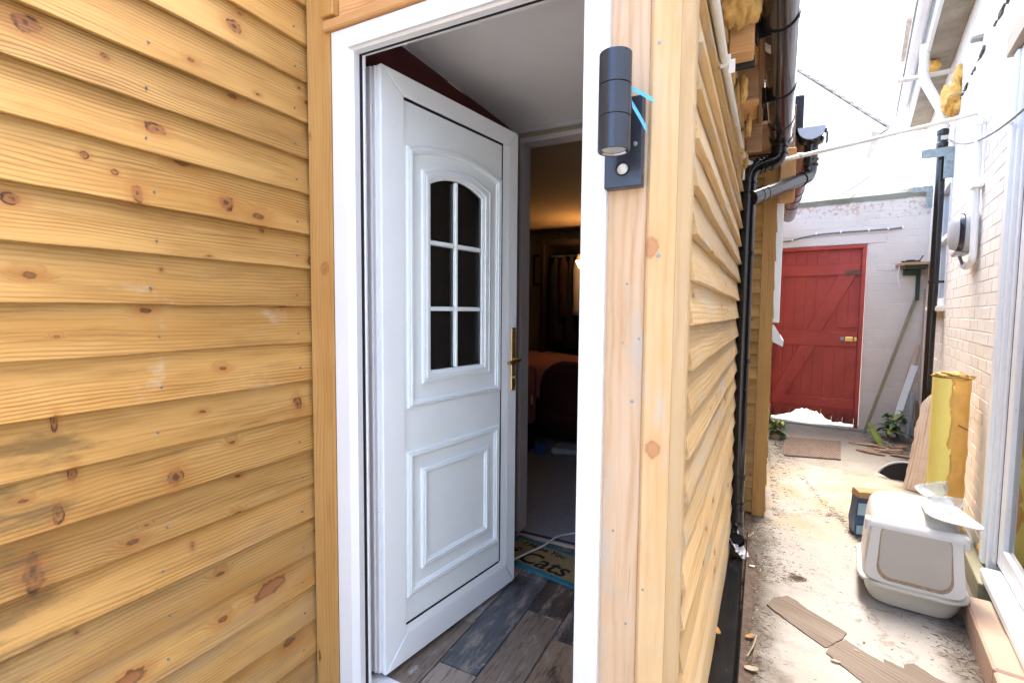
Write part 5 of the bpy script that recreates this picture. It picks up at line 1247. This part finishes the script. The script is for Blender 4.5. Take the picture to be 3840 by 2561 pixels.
# things thrown on its lid
LT = LB @ T((.085, -.03, .408))
b = B(); ol = trap(.15, .20, -.10, .11, .05, 5)
b.loft([[Vector((x, z, .001)) for x, z in ol], [Vector((x, z, .006)) for x, z in ol]]); 
tag(b.build('plastic_lid', M['litter'], None, LT @ T((.03, -.06, .004)) @ Matrix.Rotation(.25, 4, 'Z') @ Matrix.Rotation(R_(9), 4, 'Y') @ Matrix.Rotation(R_(6), 4, 'X')), 'flat cream plastic cover lying askew over the front corner of the litter box', 'plastic lid')
def cup(label, mx, r, h, ang, seed):
    t_ = B(); rings = []
    for q in range(8):
        a_ = q/7; rad = r*(.35+.65*math.sin(1.57*a_)); z = h*(1-math.cos(1.57*a_))
        rings.append([Vector((rad*math.cos(c_), rad*math.sin(c_), z)) for c_ in [ang*k_/18 for k_ in range(19)]])
    outer = rings; inner = [[p*.985 + Vector((0, 0, .0012)) for p in r_] for r_ in rings]
    for a_, c_ in zip(outer, inner): pass
    full = [o_ + i_[::-1] for o_, i_ in zip(outer, inner)]
    t_.loft(full); t_.jitter(.004, 22, seed)
    return tag(t_.build('clear_scoop', M['clear_p'], None, mx, 180), label, 'plastic cup', 'clear plastic pieces on the litter box')
cup('clear plastic half cup on the front of the litter box lid', LT @ T((.035, -.03, .016)) @ Matrix.Rotation(.4, 4, 'Z') @ Matrix.Rotation(-.25, 4, 'X'), .068, .05, 4.6, 2.)
cup('clear plastic half cup behind, leaning against the yellow foam', LT @ T((.02, .11, .03)) @ Matrix.Rotation(1.1, 4, 'Z') @ Matrix.Rotation(-.5, 4, 'X'), .072, .06, 4.4, 6.)
debris(0, p_all, .001, .002, 'x', M['chip']) if False else None
random.seed(8); b = B()
for k_ in range(60):
    p = LT @ Vector((random.gauss(.0, .02), random.gauss(.045, .012), .004 + random.uniform(0, .006))); r = random.uniform(.001, .004); b.box(p-Vector((r, r, r*.6)), p+Vector((r*2, r, r*.6)))
tag(b.jitter(.002, 90).build('litter_crumbs', M['dead_leaf'], None), kind='stuff')
# paper bag behind
bg_ = thing('paper_bag', 'crumpled brown paper bag with blue printed panels behind the litter box', 'bag', (.63, 3.58, GZ))
mxb = T((.70, 3.66, GZ)) @ Matrix.Rotation(R_(8), 4, 'Z')
B().loft([[Vector((x*s_ + dx, y*s_, z)) for x, y in ((-.105, -.055), (.105, -.055), (.105, .055), (-.105, .055))] for z, s_, dx in ((0, .95, 0), (.09, 1., -.004), (.18, .98, .004), (.245, .92, .0))], True, False).jitter(.008, 12, 3).build('bag_body', M['bag_blue'], bg_, mxb)
B().loft([[Vector((x*s_, y*s_, z)) for x, y in ((-.108, -.058), (.108, -.058), (.108, .058), (-.108, .058))] for z, s_ in ((.246, .9), (.285, .86), (.292, .55))], True, True).jitter(.010, 16, 5).build('bag_top', M['bag_brown'], bg_, mxb)
B().box((-.095, -.062, .14), (-.0, -.0585, .215)).jitter(.003, 12, 3).build('bag_print', M['bag_pale'], bg_, mxb)
B().box((-.099, -.064, .02), (-.02, -.0605, .075)).jitter(.003, 12, 3).build('bag_print', M['bag_pale'], bg_, mxb)
# yellow foam block
fb = thing('foam_block', 'tall yellow foam half cylinder with a rough orange cut side against the cream wall', 'foam block', (1.05, 3.75, GZ))
FB = frame((1.062, 3.72, GZ), (math.cos(R_(-14)), math.sin(R_(-14)), 0))
b = B(); rings = []
for k_ in range(14):
    z = 1.01*k_/13; s_ = 1 + .015*noise.noise(Vector((z*4, 0, 0)))
    rings.append([Vector((-.012 + .078*math.cos(R_(a_))*s_, .078*math.sin(R_(a_))*s_, z)) for a_ in range(90, 286, 13)])
b.loft(rings, True, True).build('yellow_skin', M['foam_y'], fb, FB, 60)
b = B(); rings = []
for k_ in range(40):
    z = 1.015*k_/39; rg = []
    for q in range(14):
        e0_ = -88 + 26*noise.noise(Vector((z*5, 1, 0))) + 12*noise.noise(Vector((z*17, 4, 0))); a_ = R_(e0_ + (95-e0_)*q/13); p = Vector((-.006 + .088*math.cos(a_), .080*math.sin(a_), z)); n_ = noise.noise(p*13)*.008 + noise.noise(p*38)*.004
        rg.append(p + Vector((n_*math.cos(a_), n_*math.sin(a_), 0)))
    rings.append(rg)
b.loft(rings).build('orange_cut_side', M['foam_o'], fb, FB, 180)
B().blob((.0, .0, 1.022), (.085, .075, .020), 4, .5, 2.2, 3.).build('foam_crust', M['foam_p'], fb, FB, 180)
B().tube([FB @ Vector((.075, -.06, .72)), FB @ Vector((.035, -.088, .745))], .004, 6).build('twig', M['bark'], fb)
# split weathered plank behind the foam
p0, p1 = Vector((1.21, 4.72, GZ)), Vector((1.36, 4.98, .60)); mx = frame(p0, (p1-p0), (-.80, .5, .0)); b = B(); rings = []
L = (p1-p0).length*1.02
for k_ in range(30):
    x = L*k_/29; e1_ = .014*noise.noise(Vector((x*9, 1, 0)))+.008*noise.noise(Vector((x*30, 1, 0))); e2_ = .014*noise.noise(Vector((x*9, 7, 0)))+.008*noise.noise(Vector((x*30, 7, 0))); tp = (.0 if k_ < 25 else .012*(k_-25))
    rings.append([Vector((x, 0, -.125-e1_)), Vector((x, -.016, -.122-e1_)), Vector((x, -.022+.004*noise.noise(Vector((x*12, 3, 3))), 0)), Vector((x, -.016, .118+e2_-tp)), Vector((x, 0, .120+e2_-tp))])
tag(b.loft(rings).build('split_plank', M['split_wood'], None, mx), 'wide split pale plank leaning on the cream wall behind the yellow foam', 'plank')
B_ = thing('bucket_lid', 'dark curved plastic piece with a pale rim on the ground by the split plank', 'plastic piece', (1.15, 5.0, GZ))
b = B(); rings = []
for k_ in range(13):
    a_ = R_(20+140*k_/12); rings.append([Vector((.17*math.cos(a_)*s_, d_, .16*math.sin(a_)*s_)) for s_, d_ in ((.05, .05), (1., .0), (1.0, -.012), (.05, .035))])
mxc = T((1.16, 4.93, GZ-.03)) @ Matrix.Scale(1.25, 4) @ Matrix.Rotation(R_(-25), 4, 'Z') @ Matrix.Rotation(R_(-22), 4, 'X')
b.loft(rings).build('shell', M['black_matt'], B_, mxc, 60)
B().tube([mxc @ Vector((.17*math.cos(R_(20+140*k_/14)), -.006, .16*math.sin(R_(20+140*k_/14)))) for k_ in range(15)], .010, 8).build('rim', M['pale_plastic'], B_, None, 60)
B().tube([mxc @ Vector((.125*math.cos(R_(20+140*k_/14)), .045, .118*math.sin(R_(20+140*k_/14)))) for k_ in range(15)], .008, 8).build('inner_rim', M['black_matt'], B_, None, 60)

# ================================================================== FAR HOUSE
hs_ = thing('far_house', 'white gabled house beyond the end wall with a ragged tile verge', 'house', (0, 14.2, GZ))
ridge, eave = Vector((-1.6, 14.0, 9.2)), Vector((2.55, 14.0, 5.52))
B().prism([(-6.0, GZ), (2.30, GZ), (2.30, 5.60), (-1.6, 9.02), (-6.0, 5.2)], 14.12, 20, 0).build('wall', M['render'], hs_)
dq = (eave-ridge); nrm = Vector((-dq.z, 0, dq.x)).normalized()
b = B().prism([(ridge.x, ridge.z-.02), (eave.x, eave.z-.02), (eave.x-.1, eave.z-.12), (ridge.x, ridge.z-.14)], 13.95, 20.2, 0); b.build('roof', M['render'], hs_)  # slab coloured white so glare seems to wash out its dark underside
random.seed(2); dn = dq.normalized(); ln = dq.length
tv = B().box((0, -.12, 0), (.30, .12, .05), .006).mesh('verge_tile', M['slate'])
for k_ in range(int(ln/.24)):
    p = ridge + dn*(.24*k_); link('verge_tile', tv, hs_, frame(p + Vector((0, .05, .0)), dn, nrm if nrm.z > 0 else -nrm) @ T((0, 0, random.uniform(-.008, .008))) @ Matrix.Rotation(R_(-5), 4, 'Y'))
B().prism([(2.60, 5.50), (2.56, 5.58), (2.40, 5.36), (2.36, 5.10), (2.22, 4.86), (2.24, 5.02), (2.30, 5.35)], 13.94, 14.10, .004).build('bracket_end', M['slate'], hs_)
tag(B().tube(sag((1.46, 13.9, 4.0), (2.55, 13.9, 4.75), .12, 10), .012, 6).build('overhead_wire', M['cable_grey'], None), 'faint overhead wire by the far house against the sky', 'wire')

# ================================================================== BEDROOM
bd = thing('bed', 'unmade bed with pink duvet in the dark room behind the door', 'bed', (-2.1, 4.9, 0))
def soft(lo, hi, name, mat, parent, bev=.06, amp=.03, f=4., cuts=5, seed=0.):
    t_ = bmesh.new(); bmesh.ops.create_cube(t_, size=1)
    for v in t_.verts: v.co = Vector(((lo[i]+hi[i])/2 + v.co[i]*(hi[i]-lo[i]) for i in range(3)))
    bmesh.ops.bevel(t_, geom=t_.edges[:], offset=bev, segments=4, affect='EDGES', profile=.5)
    bmesh.ops.subdivide_edges(t_, edges=t_.edges[:], cuts=cuts, use_grid_fill=True)
    b = B(); b.add(t_); b.jitter(amp, f, seed); return b.build(name, mat, parent, None, 180)
soft((-3.2, 4.25, .05), (-.6, 5.95, .45), 'bed_base', M['cloth_dark'], bd, .03, .004, 3, 2)
soft((-3.25, 4.18, .40), (-.55, 5.98, .72), 'duvet', M['pink'], bd, .12, .05, 3.0, 3, 2.)
soft((-3.0, 4.09, .20), (-1.83, 4.2, .74), 'duvet_fall', M['pink'], bd, .05, .03, 5., 3, 5.)
bl = soft((-1.80, 3.98, .14), (-.6, 4.5, .80), 'blanket', M['maroon'], None, .22, .04, 3., 3, 7.)
tag(bl, 'dark maroon blanket heaped over the near edge of the bed', 'blanket')
B().box((-1.79, 3.962, .42), (-1.78, 3.985, .50), .002).build('care_label', M['tissue'], bl)
tag(B().box((-.05, -.05, 0), (.05, .05, .09), .012).build('blue_tub', M['blue_plastic'], None, T((-1.66, 3.92, 0))), 'small blue plastic tub on the carpet in front of the bed', 'tub')
tag(soft((-1.60, 3.95, 0), (-1.2, 4.15, .06), 'storage_bag', M['pale_plastic'], None, .03, .02, 8., 2), 'pale flat plastic bag under the edge of the maroon blanket', 'bag')
tag(soft((-2.0, 3.86, 0), (-1.76, 4.05, .17), 'dark_bag', M['cloth_dark'], None, .07, .03, 8., 2), 'black soft bag on the carpet beside the blue tub', 'bag')
pf_ = thing('picture_frame', 'small dark picture frame on the warm lit bedroom wall', 'picture', (-2.72, 6.22, 1.85))
B().box((-2.80, 6.215, 1.62), (-2.62, 6.245, 1.652)).box((-2.80, 6.215, 2.018), (-2.62, 6.245, 2.05)).box((-2.80, 6.215, 1.6525), (-2.775, 6.245, 2.0175)).box((-2.645, 6.215, 1.6525), (-2.62, 6.245, 2.0175)).build('frame', M['dark_frame'], pf_)
B().box((-2.775, 6.228, 1.652), (-2.645, 6.24, 2.018)).build('print', M['paper'], pf_)
wb = thing('clothes_rail', 'open dark wardrobe frame with a rail against the bedroom wall', 'wardrobe', (-1.9, 5.9, 0))
B().box((-2.48, 5.72, 0), (-2.42, 6.2, 2.16), .004).build('side_panel', M['dark_frame'], wb)
B().box((-1.2, 5.72, 0), (-1.14, 6.2, 2.16), .004).build('side_panel', M['dark_frame'], wb)
B().box((-2.4195, 5.72, 2.10), (-1.2005, 6.2, 2.16), .004).build('top_panel', M['dark_frame'], wb)
B().box((-2.4195, 6.17, 0), (-1.2005, 6.19, 2.0995)).build('back_panel', M['dark_frame'], wb)
B().tube([(-2.42, 5.95, 1.98), (-1.2, 5.95, 1.98)], .012, 10).build('rail', M['steel'], wb)
random.seed(12)
def garment(name, label, mat, x, w_, top, bot, y=5.86, seed=0.):
    b = B(); rings = []
    for k_ in range(14):
        t_ = k_/13; z = top + (bot-top)*t_; ww = w_*(.25+.75*min(1, t_*6))*(.9+.15*t_); rg = []
        for q in range(16):
            a_ = 6.2832*q/16; n_ = 1 + .22*noise.noise(Vector((math.cos(a_)*2, math.sin(a_)*2+seed, t_*2)))
            rg.append(Vector((x + ww*.5*math.cos(a_)*n_, y + .07*math.sin(a_)*n_, z)))
        rings.append(rg)
    return tag(b.loft(rings).build(name, M[mat], None, None, 180), label, 'clothing', 'clothes on the rail')
garment('hanging_coat', 'black coat hanging at the picture end of the rail', 'cloth_dark', -2.30, .20, 1.96, .85, 5.86, 1.)
garment('hanging_jumper', 'dull red garment hanging among the dark clothes', 'cloth_red', -2.20, .16, 1.95, 1.2, 5.84, 2.)
garment('hanging_coat', 'long black coat hanging next to the cream garment', 'cloth_dark', -2.09, .16, 1.96, .8, 5.86, 3.)
garment('hanging_jacket', 'pale cream garment hanging on the dark rail', 'cloth_cream', -1.97, .17, 1.97, 1.22, 5.80, 4.)
garment('hanging_coat', 'dark coat hanging beyond the cream garment by the lamp', 'cloth_dark', -1.80, .2, 1.96, .9, 5.86, 5.)
lm = thing('floor_lamp', 'lit uplighter lamp glowing just beside the door jamb in the bedroom', 'lamp', (-1.77, 5.45, 0))
B().tube([(-1.77, 5.45, .02), (-1.77, 5.45, 1.74)], .012, 10).build('pole', M['brass'], lm)
B().lathe([(.13, .0), (.13, .02), (.02, .03)], (-1.77, 5.45, 0), 24).build('base', M['brass'], lm)
B().lathe([(.03, 1.73), (.09, 1.77), (.13, 1.85), (.128, 1.855), (.086, 1.78), (.03, 1.745)], (-1.77, 5.45, 0), 28, 'z', False).build('lamp_shade', M['lampshade'], lm, None, 60)
ld = bpy.data.lights.new('lamp_bulb', 'POINT'); lo_ = bpy.data.objects.new('lamp_bulb', ld); col.objects.link(lo_)
ld.energy = .85; ld.color = (1., .55, .20); ld.shadow_soft_size = .05; lo_.location = (-1.77, 5.45, 1.87); adopt(lo_, lm)
